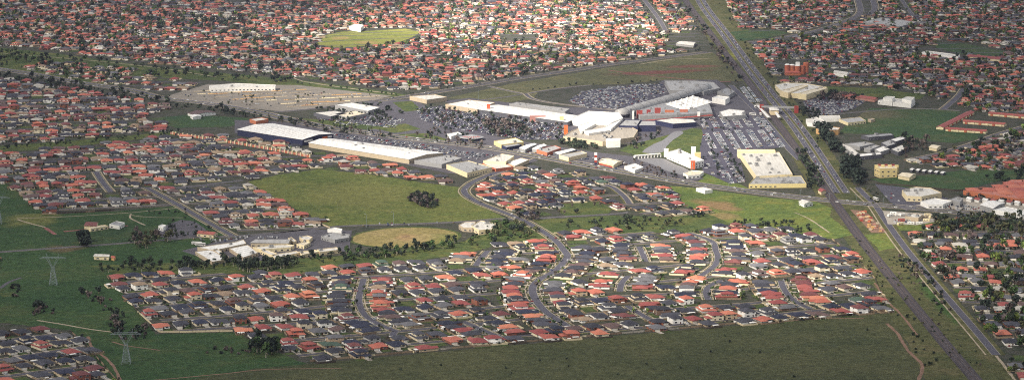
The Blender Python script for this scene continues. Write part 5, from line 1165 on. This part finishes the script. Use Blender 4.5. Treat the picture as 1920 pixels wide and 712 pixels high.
plant([(1290, 10), (1330, 60), (1390, 140), (1400, 165), (1385, 160), (1320, 75), (1280, 20)], 70, ['round', 'shrub', 'broad'], ['dark', 'bare'], 'far', (.7, 1.2))
plant([(1345, 0), (1420, 110), (1500, 200), (1545, 280), (1530, 284), (1480, 205), (1400, 100)], 50, ['shrub', 'round'], ['dark', 'gum'], 'far', (.6, 1.0))
plant([(1845, 335), (1920, 320), (1920, 340), (1890, 345)], 25, ['round'], ['dark'], 'far')
plant([(1800, 362), (1920, 372), (1920, 384), (1800, 376)], 60, ['round', 'shrub'], ['dark', 'bare'], 'far', (.6, 1.0))
plant([(1800, 362), (1905, 345), (1920, 345), (1920, 372), (1830, 368)], 12, ['round'], ['dark'], 'far', (.8, 1.2))
plant([(1760, 410), (1920, 412), (1920, 440), (1740, 436)], 110, ['round', 'broad', 'gum'], ['dark', 'gum', 'olive'], 'far', (.7, 1.2))
plant([(1600, 340), (1640, 385), (1660, 380), (1625, 340)], 20, ['shrub'], ['olive', 'dark'], 'far', (.6, 1.0))
plant([(960, 395), (1010, 402), (1010, 416), (970, 412)], 20, ['round'], ['dark', 'bare'], 'far', (.7, 1.1))
plant([(640, 672), (1100, 640), (1650, 600), (1700, 712), (700, 712)], 16, ['shrub'], ['dark', 'gum'], 'front', (.5, .9))
plant([(1035, 385), (1120, 380), (1140, 398), (1050, 404)], 12, ['round'], ['dark', 'bare'], 'far', (.6, 1.0))
# garden trees: beside and behind each house
DENS = {'near': 1.6, 'corner': 1.4, 'left': 1.6, 'top': 2.0, 'right': 2.3, 'old': 3.2}
for h in HOUSES:
    n = np.random.default_rng(int(abs(h['x'] * 7 + h['y']))).poisson(DENS[h['style']])
    zone = 'far' if h['y'] > 3400 else ('rightgarden' if h['style'] == 'old' else ('leftgarden' if h['px'] < 260 and h['py'] > 560 else 'garden'))
    for _ in range(n):
        for _t in range(6):
            u, v = random.uniform(-11, 11), random.choice((random.uniform(-17, -12), random.uniform(13, 19)))
            c, s = cos(h['a']), sin(h['a']); x, y = h['x'] + c * u - s * v, h['y'] + s * u + c * v
            if not near_house(x, y, .6):
                big_ = h['style'] in ('old', 'right', 'top')
                TREES.append((x, y, random.uniform(.6, 1.25) if big_ else random.uniform(.35, .8), random.choice(['round', 'round', 'shrub', 'gum' if big_ else 'slim', 'broad' if big_ else 'round']), random.choice(['dark', 'dark', 'gum', 'green', 'bare', 'olive', 'lime', 'green']), zone)); break
# street trees on the nature strips of the traced streets
for ln in list(NEAR.values()) + [SB[8:]]:
    for d in (-6.6, 6.6):
        q = offset(dense(PL(ln), 11), d)
        for p in q:
            if random.random() < .6: TREES.append((*p, random.uniform(.25, .5), 'round', random.choice(['green', 'dark', 'bare']), 'street'))
park2 = [park]
TREES = [t for t in TREES if not (t[5] == 'far' and inpoly([t[:2]], park)[0])]
inframe = []; rest = []
for t in TREES:
    a, b = PX(t[0], t[1], 2)
    if -20 < a < 1940 and -20 < b < 735: (inframe if (0 < a < 1920 and b < 712 and t[5] != 'far') else rest).append(t)
W0 = {'round': 6, 'gum': 9, 'shrub': 3.2, 'slim': 5, 'broad': 10}
inframe.sort(key=lambda t: -W0[t[3]] * t[2] / t[1])
single, rest2 = inframe[:300], inframe[300:]; rest += rest2
for (x, y, s, k, lf, z) in single:
    c, tr = random.choice(TPM[k]); lab, cat = Z[z]
    e = tag(link({'tree': 'garden_tree' if 'garden' in z else 'tree', 'shrub': 'shrub'}[cat], None, None, (x, y, .05), random.uniform(0, 6.28)), lab, cat, 'trees: ' + lab); e.scale = (s, s, s * random.uniform(.9, 1.15))
    o = link('crown', c, e); slot(o, 0, 'leaf_' + lf)
    o = link('trunk', tr, e); slot(o, 0, 'trunk_pale' if k == 'gum' else 'trunk')
lk = list(FOL); vv, fidx, mi = [], [], []
PRE = {k: [np.array(m.v) for m in v] for k, v in TL.items()}
for (x, y, s, k, lf, z) in rest:
    V = random.choice(PRE[k]); a = random.uniform(0, 6.28); c, sn = cos(a), sin(a)
    vv.append(np.stack([x + s * (c * V[:, 0] - sn * V[:, 1]), y + s * (sn * V[:, 0] + c * V[:, 1]), s * V[:, 2]], 1)); mi.append(np.full(len(V) // 4, lk.index(lf)))
    # trunk of four sides
    zt = TREEK[k][2] * s + 1.5 * s; r = .16 * s + .06
    q = np.array([[x - r, y - r, 0], [x + r, y - r, 0], [x + r * .6, y, zt], [x - r * .6, y, zt], [x, y + r, 0], [x, y - r, 0], [x, y - r * .6, zt], [x, y + r * .6, zt]]); vv.append(q); mi.append(np.full(2, len(lk)))
V = np.concatenate(vv).astype(np.float32); MI = np.concatenate(mi).astype(np.int32); nf = len(V) // 4
me = bpy.data.meshes.new('distant_trees'); me.vertices.add(len(V)); me.vertices.foreach_set('co', V.ravel()); me.loops.add(nf * 4); me.loops.foreach_set('vertex_index', np.arange(nf * 4, dtype=np.int32))
me.polygons.add(nf); me.polygons.foreach_set('loop_start', np.arange(0, nf * 4, 4, dtype=np.int32)); me.polygons.foreach_set('material_index', MI)
for k in lk: me.materials.append(M['leaf_' + k])
me.materials.append(M['trunk']); me.update(calc_edges=True); me.validate()
tag(link('distant_trees', me), 'thousands of small trees scattered through gardens, streets and carparks', 'trees', None, 'stuff')
print('trees', len(TREES), 'quads', nf)

# ------------------------------------------------------------------ cars
def car_geo():
    b = MB(); b.box(-.88, .88, -2.15, 2.15, .35, .85, 0, True)
    lo = [(-.85, -1.2), (.85, -1.2), (.85, 1.75), (-.85, 1.75)]; up = [(-.68, -.6), (.68, -.6), (.68, 1.3), (-.68, 1.3)]
    b.add([(*p, .85) for p in lo] + [(*p, 1.42) for p in up], [(0, 1, 5, 4), (1, 2, 6, 5), (2, 3, 7, 6), (3, 0, 4, 7)], 1); b.add([(*p, 1.425) for p in up], [(0, 1, 2, 3)], 0)
    for sx in (-.8, .62):
        for sy in (-1.35, 1.35): b.bar((sx, sy, .32), (sx + .18, sy, .32), .33, 2, 8)
    return b
CARG = car_geo(); CARM = CARG.mesh('car', ['car_white', 'glass', 'tyre'])
CW = dict(white=34, silver=24, grey=12, black=10, blue=8, red=6, gold=6)
CARS = []   # x, y, angle, colour, zone
raild = np.array(rl[60]) - np.array(rl[50]); rang = math.atan2(raild[1], raild[0])
def park_rows(px, ang, zone, pitch=16.5, occ=.55, step=2.75, both=True):
    poly = PL(px); A = np.array(poly); c0 = A.mean(0); u = np.array([cos(ang), sin(ang)]); w = np.array([-u[1], u[0]]); U, V = (A - c0) @ u, (A - c0) @ w
    for v in np.arange(V.min() + 3, V.max(), pitch):
        for dv, fl in ((0, 0), (5.2, pi)) if both else ((0, 0),):
            on = True
            us = np.arange(U.min(), U.max(), step); pts = c0 + us[:, None] * u + (v + dv) * w; ins = inpoly(pts, poly)
            lvl = occ * random.uniform(.6, 1.3)
            for p, i in zip(pts, ins):
                if i and random.random() < lvl: CARS.append((p[0] + random.gauss(0, .1), p[1] + random.gauss(0, .25), ang + fl + random.gauss(0, .03), pick(CW), zone))
park_rows([(1318, 252), (1370, 245), (1440, 245), (1462, 272), (1395, 281), (1330, 278)], rang, 'carpark behind the big white store', 17, .8)
park_rows([(1330, 285), (1375, 284), (1396, 338), (1370, 344), (1322, 320)], rang, 'lot left of the big white store', 17, .22)
park_rows([(1350, 322), (1390, 318), (1400, 342), (1372, 344)], rang, 'lot left of the big white store', 15, .5)
park_rows([(1312, 222), (1378, 214), (1425, 222), (1438, 238), (1318, 242)], rang, 'carpark between the mall and the station', 17, .6)
park_rows([(1386, 166), (1395, 164), (1420, 192), (1408, 194)], rang + pi / 2 * 0, 'strip beside the upper rails', 14, .9)
park_rows([(1420, 222), (1432, 220), (1478, 274), (1464, 278)], rang, 'strip beside the lower rails', 14, .9)
park_rows([(1399, 165), (1404, 164), (1428, 190), (1420, 192)], rang, 'strip beside the upper rails', 14, .9)
park_rows(CARPARKS['mall'], radians(-38), 'wide mall carpark', 16.5, .42)
park_rows(CARPARKS['north'], radians(20), 'carpark behind the mall', 16.5, .5)
park_rows(CARPARKS['station'], radians(8), 'station carpark', 16.5, .6)
park_rows([(600, 246), (700, 258), (840, 278), (930, 290), (900, 300), (800, 285), (640, 258)], radians(-38), 'yards along the arterial', 18, .42)
park_rows([(590, 222), (680, 215), (760, 225), (740, 240), (640, 234)], radians(-38), 'yards along the arterial', 18, .42)
park_rows([(940, 280), (1060, 292), (1160, 300), (1220, 312), (1180, 312), (1060, 298)], radians(-30), 'yards along the arterial', 18, .25)
park_rows([(340, 180), (395, 170), (560, 168), (710, 181), (540, 204), (400, 193)], radians(20), 'far', 30, .07)
park_rows([(1650, 360), (1690, 360), (1690, 378), (1670, 376)], radians(10), 'dealer yards', 17, .1)
park_rows([(1726, 388), (1800, 384), (1860, 394), (1850, 398)], radians(0), 'dealer yards', 12, .6)
park_rows([(1670, 412), (1720, 412), (1716, 421), (1672, 421)], radians(0), 'dealer yards', 12, .35)
park_rows([(335, 445), (395, 448), (440, 446), (470, 440), (470, 446), (400, 455)], radians(10), 'school carpark', 12, .35)
park_rows([(650, 423), (700, 420), (860, 416), (850, 420), (700, 424)], radians(5), 'kerbside above the oval', 12, .4, 5, False)
park_rows([(480, 446), (520, 444), (520, 447), (480, 449)], radians(5), 'school carpark', 8, .6)
def on_road(line, d, gap, occ, zone, flip=0):
    q = offset(line, d); L = np.array(q); seg = np.hypot(*np.diff(L, axis=0).T); S = np.concatenate([[0], np.cumsum(seg)]); t = random.uniform(0, gap)
    while t < S[-1]:
        i = max(1, min(np.searchsorted(S, t), len(L) - 1)); a = math.atan2(*(L[i] - L[i - 1])[::-1]) - pi / 2 + flip; p = L[i - 1] + (L[i] - L[i - 1]) * ((t - S[i - 1]) / (S[i] - S[i - 1] + 1e-9))
        if random.random() < occ: CARS.append((p[0], p[1], a, pick(CW), zone))
        t += gap * random.uniform(.7, 1.3)
for d in (-9, -6, 6, 9): on_road(al, d, 42, .6, 'arterial road, driving', pi if d > 0 else 0)
for d in (-5, -2, 8, 11): on_road(hl, d, 40, .6, 'highway, driving', pi if d > 0 else 0)
for d in (-6, 6): on_road(ul, d, 80, .5, 'upper cross road, driving')
for k, v in NEAR.items(): on_road(dense(PL(v), 8), random.choice((-3, 3)), 45, .4, 'near estate streets, at the kerb')
on_road(dense(PL(SB), 8), 3, 60, .4, 'snaking street'); on_road(dense(PL(SB), 8), -3, 80, .4, 'snaking street')
for h in HOUSES:
    if random.random() < (.3 if h['y'] < 3400 else .22):
        g = HV[h['v']]['garage']; u = ((g[0] + g[1]) / 2 + random.uniform(-.8, .8)) * HS; v = g[2] * HS - 3.4; c, s = cos(h['a']), sin(h['a'])
        CARS.append((h['x'] + c * u - s * v, h['y'] + s * u + c * v, h['a'] + (pi if random.random() < .4 else 0), pick(CW), 'driveway of a house in the nearest estates' if id(h) in ids else 'far'))
CI, CF = [], []
for c in CARS:
    a, b = PX(c[0], c[1], 1)
    if -10 < a < 1930 and -10 < b < 722: (CI if 2 < a < 1918 and b < 710 and c[4] != 'far' else CF).append(c)
CI.sort(key=lambda c: c[1]); CF += CI[300:]; CI = CI[:300]
for (x, y, a, col, z) in CI:
    lab = f'{col} car parked in the {z}'
    if z == 'snaking street': lab = f'{col} car on the snaking street'
    elif 'driving' in z: lab = f"{col} car driving on the {z.split(',')[0]}"
    elif 'driveway' in z: lab = f'{col} car parked on the driveway of a house in the nearest estates'
    elif 'kerb' in z: lab = f'{col} car parked along the near estate streets' if 'estate' in z else f'{col} car parked at the kerbside above the oval'
    o = tag(link('car', CARM, None, (x, y, .2), a), lab, 'car', 'cars: ' + z); slot(o, 0, 'car_' + col)
ck = list(CW); big = MB(); CV = np.array(CARG.v)
for (x, y, a, col, z) in CF:
    c, s = cos(a), sin(a); V = np.stack([x + c * CV[:, 0] - s * CV[:, 1], y + s * CV[:, 0] + c * CV[:, 1], CV[:, 2] + .2], 1)
    k = len(big.v); big.v += V.tolist(); big.f += [tuple(k + j for j in f) for f in CARG.f]; m0 = ck.index(col); big.i += [m0 if i == 0 else len(ck) - 1 + i for i in CARG.i]
tag(link('distant_cars', big.mesh('distant_cars', ['car_' + k for k in ck] + ['glass', 'tyre'])), 'hundreds of small parked cars filling the distant carparks and roads', 'cars', None, 'stuff')
print('cars', len(CARS))
# low bright kerb islands in the gravel lot
k = 0
for r_ in range(7):
    for j in range(10):
        x = 350 + r_ * 34 + j * 26 - r_ * 0 + random.uniform(-6, 6); y = 172 + r_ * 4.6 - j * 1.2 + random.uniform(-1, 1)
        X, Y = P(x, y); gl = PL([(330, 182), (392, 168), (560, 168), (715, 181), (690, 187), (540, 206), (510, 205), (400, 194)])
        if not inpoly([(X, Y)], gl)[0] or random.random() < .12: continue
        b = MB(); L = random.uniform(16, 34); b.box(-L / 2, L / 2, -3, 3, 0, .6, 0, True)
        for m in range(int(L / 4)): 
            if random.random() < .7: b.cone(-L / 2 + 2 + m * 4, 0, .25, .25 + random.uniform(.5, 1.6), .8, .5, 6, 1)
        tag(link('planted_island', b.mesh('planted_island', [random.choice(('w_cream', 'w_beige', 'path', 'w_tan')), 'leaf_olive' if random.random() < .5 else 'leaf_bare']), None, (X, Y, .1), .35), 'long sandy planted island in the grey gravel lot', 'traffic island', 'planted islands in the gravel lot')

# ------------------------------------------------------------------ fences
def fence_run(pts, h=1.9, mat='fence', step=12.0):
    out = []; 
    for a, b in zip(pts[:-1], pts[1:]):
        a, b = np.array(a), np.array(b); k = max(1, int(round(np.hypot(*(b - a)) / step)))
        for i in range(k): out.append((a + (b - a) * i / k, a + (b - a) * (i + 1) / k))
    return out
def boundary_fence(name, label, px, mats, h=1.9, step=13):
    segs = fence_run(PL(px), step=step); o = PL(px)[0]; root = tag(link(name, None, None, (o[0], o[1], 0)), label, 'fence')
    for a, b in segs:
        mt = random.choice(mats)
        if mt is None: continue
        m = MB(); hh = h * random.uniform(.9, 1.08); m.obox((a[0] - o[0], a[1] - o[1]), (b[0] - o[0], b[1] - o[1]), .14, .05, hh)
        for e in (a, b): m.box(e[0] - o[0] - .12, e[0] - o[0] + .12, e[1] - o[1] - .12, e[1] - o[1] + .12, 0, hh + .12)
        link('panel', m.mesh('panel', [mt]), root)
boundary_fence('boundary_fence', 'long pale and brown fence between the near estate and the front paddock', [(582, 678), (800, 657.5), (1100, 631), (1400, 605), (1664, 583)], ['fence', 'fence', 'fence_pale', 'concrete', 'fence'])
boundary_fence('boundary_fence', 'cream fence along the lower left edge of the near estate', [(258, 585), (276, 601), (300, 623), (336, 623), (436, 621)], ['fence_pale'])
boundary_fence('boundary_fence', 'dark fence along the upper left edge of the near estate', [(206, 517), (230, 548), (258, 585)], ['fence_dark'])
boundary_fence('boundary_fence', 'fence coloured dark as its shaded side, on the right edge of the bottom-left houses', [(130, 620), (160, 645), (190, 680), (226, 722)], ['fence_dark', 'fence'])  # dark panel material puts the fence's shaded side into its colour
boundary_fence('boundary_fence', 'dark fence along the left meadow below the left estate', [(-10, 328), (40, 364), (86, 401), (160, 398), (215, 394)], ['fence_dark', 'fence_dark', 'fence'])
boundary_fence('boundary_fence', 'dark fence around the yard below the hotel green', [(1644, 345), (1700, 349), (1790, 358), (1820, 358)], ['fence_dark'])
boundary_fence('boundary_fence', 'brown fence on the rail side of the near estate', [(1664, 583), (1640, 522), (1600, 480), (1560, 449)], ['fence', 'fence_dark'])
boundary_fence('boundary_fence', 'brown fence between the left estate and the central paddock', [(462, 341), (500, 365), (560, 402), (618, 428)], ['fence', 'fence_dark', 'fence_pale'])
# back-garden fences
def lot_fence(h):
    m = MB(); xs_ = 8.6 + random.uniform(0, .6)
    m.obox((-xs_, 15.5), (xs_, 15.5), .12, 0, 1.85); m.obox((xs_, 0), (xs_, 15.4), .12, 0, 1.8)
    if random.random() < .5: m.obox((-xs_, -1), (-xs_, 15.4), .12, 0, 1.8)
    if random.random() < .6: sx, sy = random.uniform(-6, 6), 13.6; m.box(sx - 1.6, sx + 1.6, sy - 1.1, sy + 1.1, 0, 2.2, 1)
    return m
LF = [lot_fence(None) for _ in range(6)]; LFM = [m.mesh('garden_fence', ['fence', 'w_white']) for m in LF]
big = MB(); fm = ['fence', 'fence_pale', 'fence_dark']
for h in HOUSES:
    k = random.randrange(6); mt = random.choice(['fence', 'fence', 'fence_pale', 'fence_dark'])
    if id(h) in ids:
        o = tag(link('garden_fence', LFM[k], None, (h['x'], h['y'], .05), h['a']), {'fence': 'brown paling', 'fence_pale': 'cream', 'fence_dark': 'dark'}[mt] + ' fence around a back garden in the nearest estates', 'fence', 'back garden fences of the nearest estates'); slot(o, 0, mt)
    elif h['y'] < 5200:
        V = np.array(LF[k].v); c, s = cos(h['a']), sin(h['a']); kk = len(big.v)
        big.v += np.stack([h['x'] + c * V[:, 0] - s * V[:, 1], h['y'] + s * V[:, 0] + c * V[:, 1], V[:, 2]], 1).tolist(); big.f += [tuple(kk + j for j in f) for f in LF[k].f]; big.i += [fm.index(mt) if i == 0 else 3 for i in LF[k].i]
tag(link('distant_fences', big.mesh('distant_fences', fm + ['w_white'])), 'garden fences and small sheds between the distant houses', 'fences', None, 'stuff')

# ------------------------------------------------------------------ pylons, poles, buses
def pylon(x, y, H_, rz, label):
    X, Y = P(x, y); root = tag(link('power_pylon', None, None, (X, Y, 0), rz), label, 'pylon')
    wb, ww, zw = 4.2, 1.3, H_ * .56; r = .135
    L = lambda z: wb + (ww - wb) * z / zw
    for sx in (-1, 1):
        for sy in (-1, 1): b = MB(); b.bar((sx * wb, sy * wb, 0), (sx * ww, sy * ww, zw), r * 1.3); link('leg', b.mesh('leg', ['steel']), root)
    b = MB(); zs = np.linspace(0, zw, 7)
    for z0, z1 in zip(zs[:-1], zs[1:]):
        a0, a1 = L(z0), L(z1)
        for (p, q) in (((-1, -1), (1, -1)), ((1, -1), (1, 1)), ((1, 1), (-1, 1)), ((-1, 1), (-1, -1))):
            b.bar((p[0] * a0, p[1] * a0, z0), (q[0] * a1, q[1] * a1, z1), r * .7); b.bar((q[0] * a0, q[1] * a0, z0), (p[0] * a1, p[1] * a1, z1), r * .7); b.bar((p[0] * a1, p[1] * a1, z1), (q[0] * a1, q[1] * a1, z1), r * .7)
    link('bracing', b.mesh('bracing', ['steel']), root)
    zb = H_ * .84; xb = 6.5
    for s in (-1, 1):
        b = MB()
        for sy in (-1, 1): b.bar((s * ww, sy * ww, zw), (s * xb, sy * .7, zb), r * 1.1); b.bar((s * .1, sy * ww, zw), (s * (xb - 2), sy * .7, zb), r * .9)
        for k in range(5):
            t0, t1 = k / 5, (k + 1) / 5; b.bar((s * (ww + (xb - ww) * t0), -ww + .12 * k, zw + (zb - zw) * t0), (s * (.1 + (xb - 2.1) * t1), -ww + .12 * k, zw + (zb - zw) * t1), r * .6)
        b.bar((s * xb, 0, zb), (s * (xb + .4), 0, H_), r); b.bar((s * (xb - 2), 0, zb), (s * (xb + .4), 0, H_), r * .8); link('fork', b.mesh('fork', ['steel']), root)
    b = MB(); xa = 14.5
    for sy in (-.7, .7): b.bar((-xa, sy * .3, zb), (xa, sy * .3, zb), r); b.bar((-xa * .75, sy, zb + 1.5), (xa * .75, sy, zb + 1.5), r)
    for k in range(-9, 9): b.bar((k * 1.4, 0, zb + (1.5 if k % 2 else 0)), ((k + 1) * 1.4, 0, zb + (0 if k % 2 else 1.5)), r * .6)
    for s in (-1, 1): b.bar((s * xa, 0, zb), (s * xa * .75, 0, zb + 1.5), r * .8)
    link('crossarm', b.mesh('crossarm', ['steel']), root)
    for xi in (-13.5, 0, 13.5): 
        b = MB(); b.cone(xi, 0, zb - 3.2, zb - .1, .14, .2, 6); link('insulator', b.mesh('insulator', ['w_darkgrey']), root)
pylon(237, 681, 34, .05, 'tall lattice power pylon at the bottom left beside the dirt track')
pylon(100, 534, 35, .05, 'tall lattice power pylon in the left meadow above the other one')
pylon(-3, 420, 38, .05, 'lattice power pylon cut by the left picture edge')
def pole(x, y, h, label, arm=True):
    X, Y = P(x, y); root = tag(link('light_pole', None, None, (X, Y, 0), random.uniform(0, 6)), label, 'light pole', 'light poles along roads and ovals')
    b = MB(); b.bar((0, 0, 0), (0, 0, h), .16, 0, 6); link('pole', b.mesh('pole', ['steel']), root)
    b = MB(); b.bar((0, 0, h), (2.2, 0, h + .4), .09, 0, 5); b.box(1.8, 3.0, -.25, .25, h + .3, h + .5, 0, True); link('lamp_arm', b.mesh('lamp_arm', ['steel']), root)
n_ = 0
for q in dense(PL(AR[9:]), 55):
    a, b_ = PX(q[0], q[1])
    if 560 < a < 1915: n_ += 1; pole(a, b_, 10, f'street light, {nth(n_ - 1)} from left along the arterial median')
for k, (x, y) in enumerate(((738, 422), (687, 426), (897, 188), (1185, 224), (1108, 232))): pole(x, y, 16, f'tall floodlight pole, {nth(k)} of those near the oval and mall')
def bus(x, y, rz, mt, label):
    X, Y = P(x, y); root = tag(link('bus', None, None, (X, Y, .2), rz), label, 'bus')
    b = MB(); b.box(-1.25, 1.25, -6, 6, .4, 3.1, 0, True); link('body', b.mesh('body', [mt]), root)
    b = MB(); b.box(-1.28, 1.28, -5.6, 5.6, 1.6, 2.6, 0, True); b.box(-1.1, 1.1, -6.04, 6.04, 1.5, 2.7, 0, True); link('window_band', b.mesh('window_band', ['glass']), root)
    for sy in (-3.8, 3.8):
        b = MB(); b.bar((-1.28, sy, .5), (1.28, sy, .5), .5, 0, 10); link('wheel', b.mesh('wheel', ['tyre']), root)
bus(369, 458, 1.4, 'w_white', 'white bus parked behind the left school wing'); bus(376, 460, 1.4, 'w_white', 'white bus nearest the school wing beside the other bus')
bus(1416, 202, rang - pi / 2, 'w_white', 'white bus at the station interchange, upper one'); bus(1426, 216, rang - pi / 2, 'w_white', 'white bus at the station interchange, lower one'); bus(1412, 216, .9, 'w_white', 'white bus turning out of the station interchange')
bus(1642, 375, .3, 'w_white', 'white truck-sized bus turning at the crossing')

# ------------------------------------------------------------------ broken cloud above the town (throws the cloud shade seen on the ground)
CZ = 1500.0
def cloud_cover(gx, gy):
    """how much of the sun the cloud takes over a place on the ground"""
    b = np.full_like(gx, .93)
    for (x, y, rx, ry, a) in CLEAR: b -= a * np.exp(-(((gx - x) / rx) ** 2 + ((gy - y) / ry) ** 2))
    return np.clip(b, .0, .93)
c1, c1b, c2, c3, c4, c5 = P(1010, 45), P(600, 70), P(800, 270), P(1280, 290), P(900, 520), P(1400, 480)
CLEAR = [(*c1, 270, 520, 1.5), (*c1b, 430, 380, .42), (*c2, 340, 480, .45), (*c3, 260, 380, .42), (*c4, 360, 270, .45), (*c5, 220, 320, .35), (*P(520, 185), 260, 260, .4), (0, 14000, 5000, 5000, .4)]
gxs = np.linspace(-8000, 8000, 117); gys = np.linspace(-5000, 14000, 139); GX, GY = np.meshgrid(gxs, gys); CV_ = cloud_cover(GX, GY)
sh = SUN_DIR[:2] / SUN_DIR[2] * CZ; nx_, ny_ = len(gxs), len(gys)
wob = rng.normal(size=GX.shape) * 18
edge = np.minimum.reduce([np.linspace(0, 8, nx_)[None, :].repeat(ny_, 0), np.linspace(8, 0, nx_)[None, :].repeat(ny_, 0), np.linspace(0, 8, ny_)[:, None].repeat(nx_, 1), np.linspace(8, 0, ny_)[:, None].repeat(nx_, 1)]); edge = np.clip(edge, 0, 1)
CV_ = CV_ * edge
lo = np.stack([GX + sh[0], GY + sh[1], CZ - 60 * CV_ + wob * .3], -1).reshape(-1, 3); hi = np.stack([GX + sh[0], GY + sh[1], CZ + 40 + 260 * CV_ + wob], -1).reshape(-1, 3)
N_ = len(lo); Fc = []
for j in range(ny_ - 1):
    for i in range(nx_ - 1): a = j * nx_ + i; Fc += [(a, a + nx_, a + nx_ + 1, a + 1), (N_ + a, N_ + a + 1, N_ + a + nx_ + 1, N_ + a + nx_)]
cm, cn, cl_, cb = base_mat('cloud_vapour', 1, 0); cb.inputs['Base Color'].default_value = (.9, .9, .92, 1)
at = cn.new('ShaderNodeAttribute'); at.attribute_name = 'cover'
nz = noise(cn, cl_, .0022, 5, geo_pos(cn), .6)
al_ = mathn(cn, cl_, 'MULTIPLY', at.outputs['Fac'], mathn(cn, cl_, 'MULTIPLY_ADD', nz, .3, .85))
al_ = mathn(cn, cl_, 'SUBTRACT', 1.0, mathn(cn, cl_, 'SQRT', mathn(cn, cl_, 'SUBTRACT', 1.0, mathn(cn, cl_, 'MINIMUM', al_, .95))))   # two surfaces
tl = cn.new('ShaderNodeBsdfTranslucent'); tl.inputs[0].default_value = (.6, .62, .66, 1); df = cn.new('ShaderNodeBsdfDiffuse'); df.inputs[0].default_value = (.7, .7, .72, 1)
mx = cn.new('ShaderNodeMixShader'); mx.inputs[0].default_value = .5; cl_.new(tl.outputs[0], mx.inputs[1]); cl_.new(df.outputs[0], mx.inputs[2])
tp = cn.new('ShaderNodeBsdfTransparent'); m2 = cn.new('ShaderNodeMixShader'); cl_.new(al_, m2.inputs[0]); cl_.new(tp.outputs[0], m2.inputs[1]); cl_.new(mx.outputs[0], m2.inputs[2]); cl_.new(m2.outputs[0], cn['Material Output'].inputs['Surface'])
cme = mesh('cloud_layer', np.concatenate([lo, hi]), Fc, [cm], None, True)
ca = cme.attributes.new('cover', 'FLOAT', 'POINT'); ca.data.foreach_set('value', np.concatenate([CV_.ravel(), CV_.ravel()]).astype(np.float32))
tag(link('cloud_layer', cme), 'broken grey cloud layer over the suburb', 'clouds', None, 'stuff')

# ------------------------------------------------------------------ haze
hb = MB(); hb.box(-26500, 26500, -16500, 30500, -1.0, 625, 0, True)
hm = bpy.data.materials.new('haze_air'); hm.use_nodes = True; hn = hm.node_tree.nodes; hn.remove(hn['Principled BSDF'])
pv = hn.new('ShaderNodeVolumePrincipled'); pv.inputs['Density'].default_value = HAZE_DENSITY; pv.inputs['Color'].default_value = (.62, .64, 1.0, 1); pv.inputs['Anisotropy'].default_value = .0
hm.node_tree.links.new(pv.outputs[0], hn['Material Output'].inputs['Volume'])
tag(link('haze', mesh('haze', hb.v, hb.f, [hm])), 'thin bluish haze in the air over the suburb', 'haze', None, 'stuff')
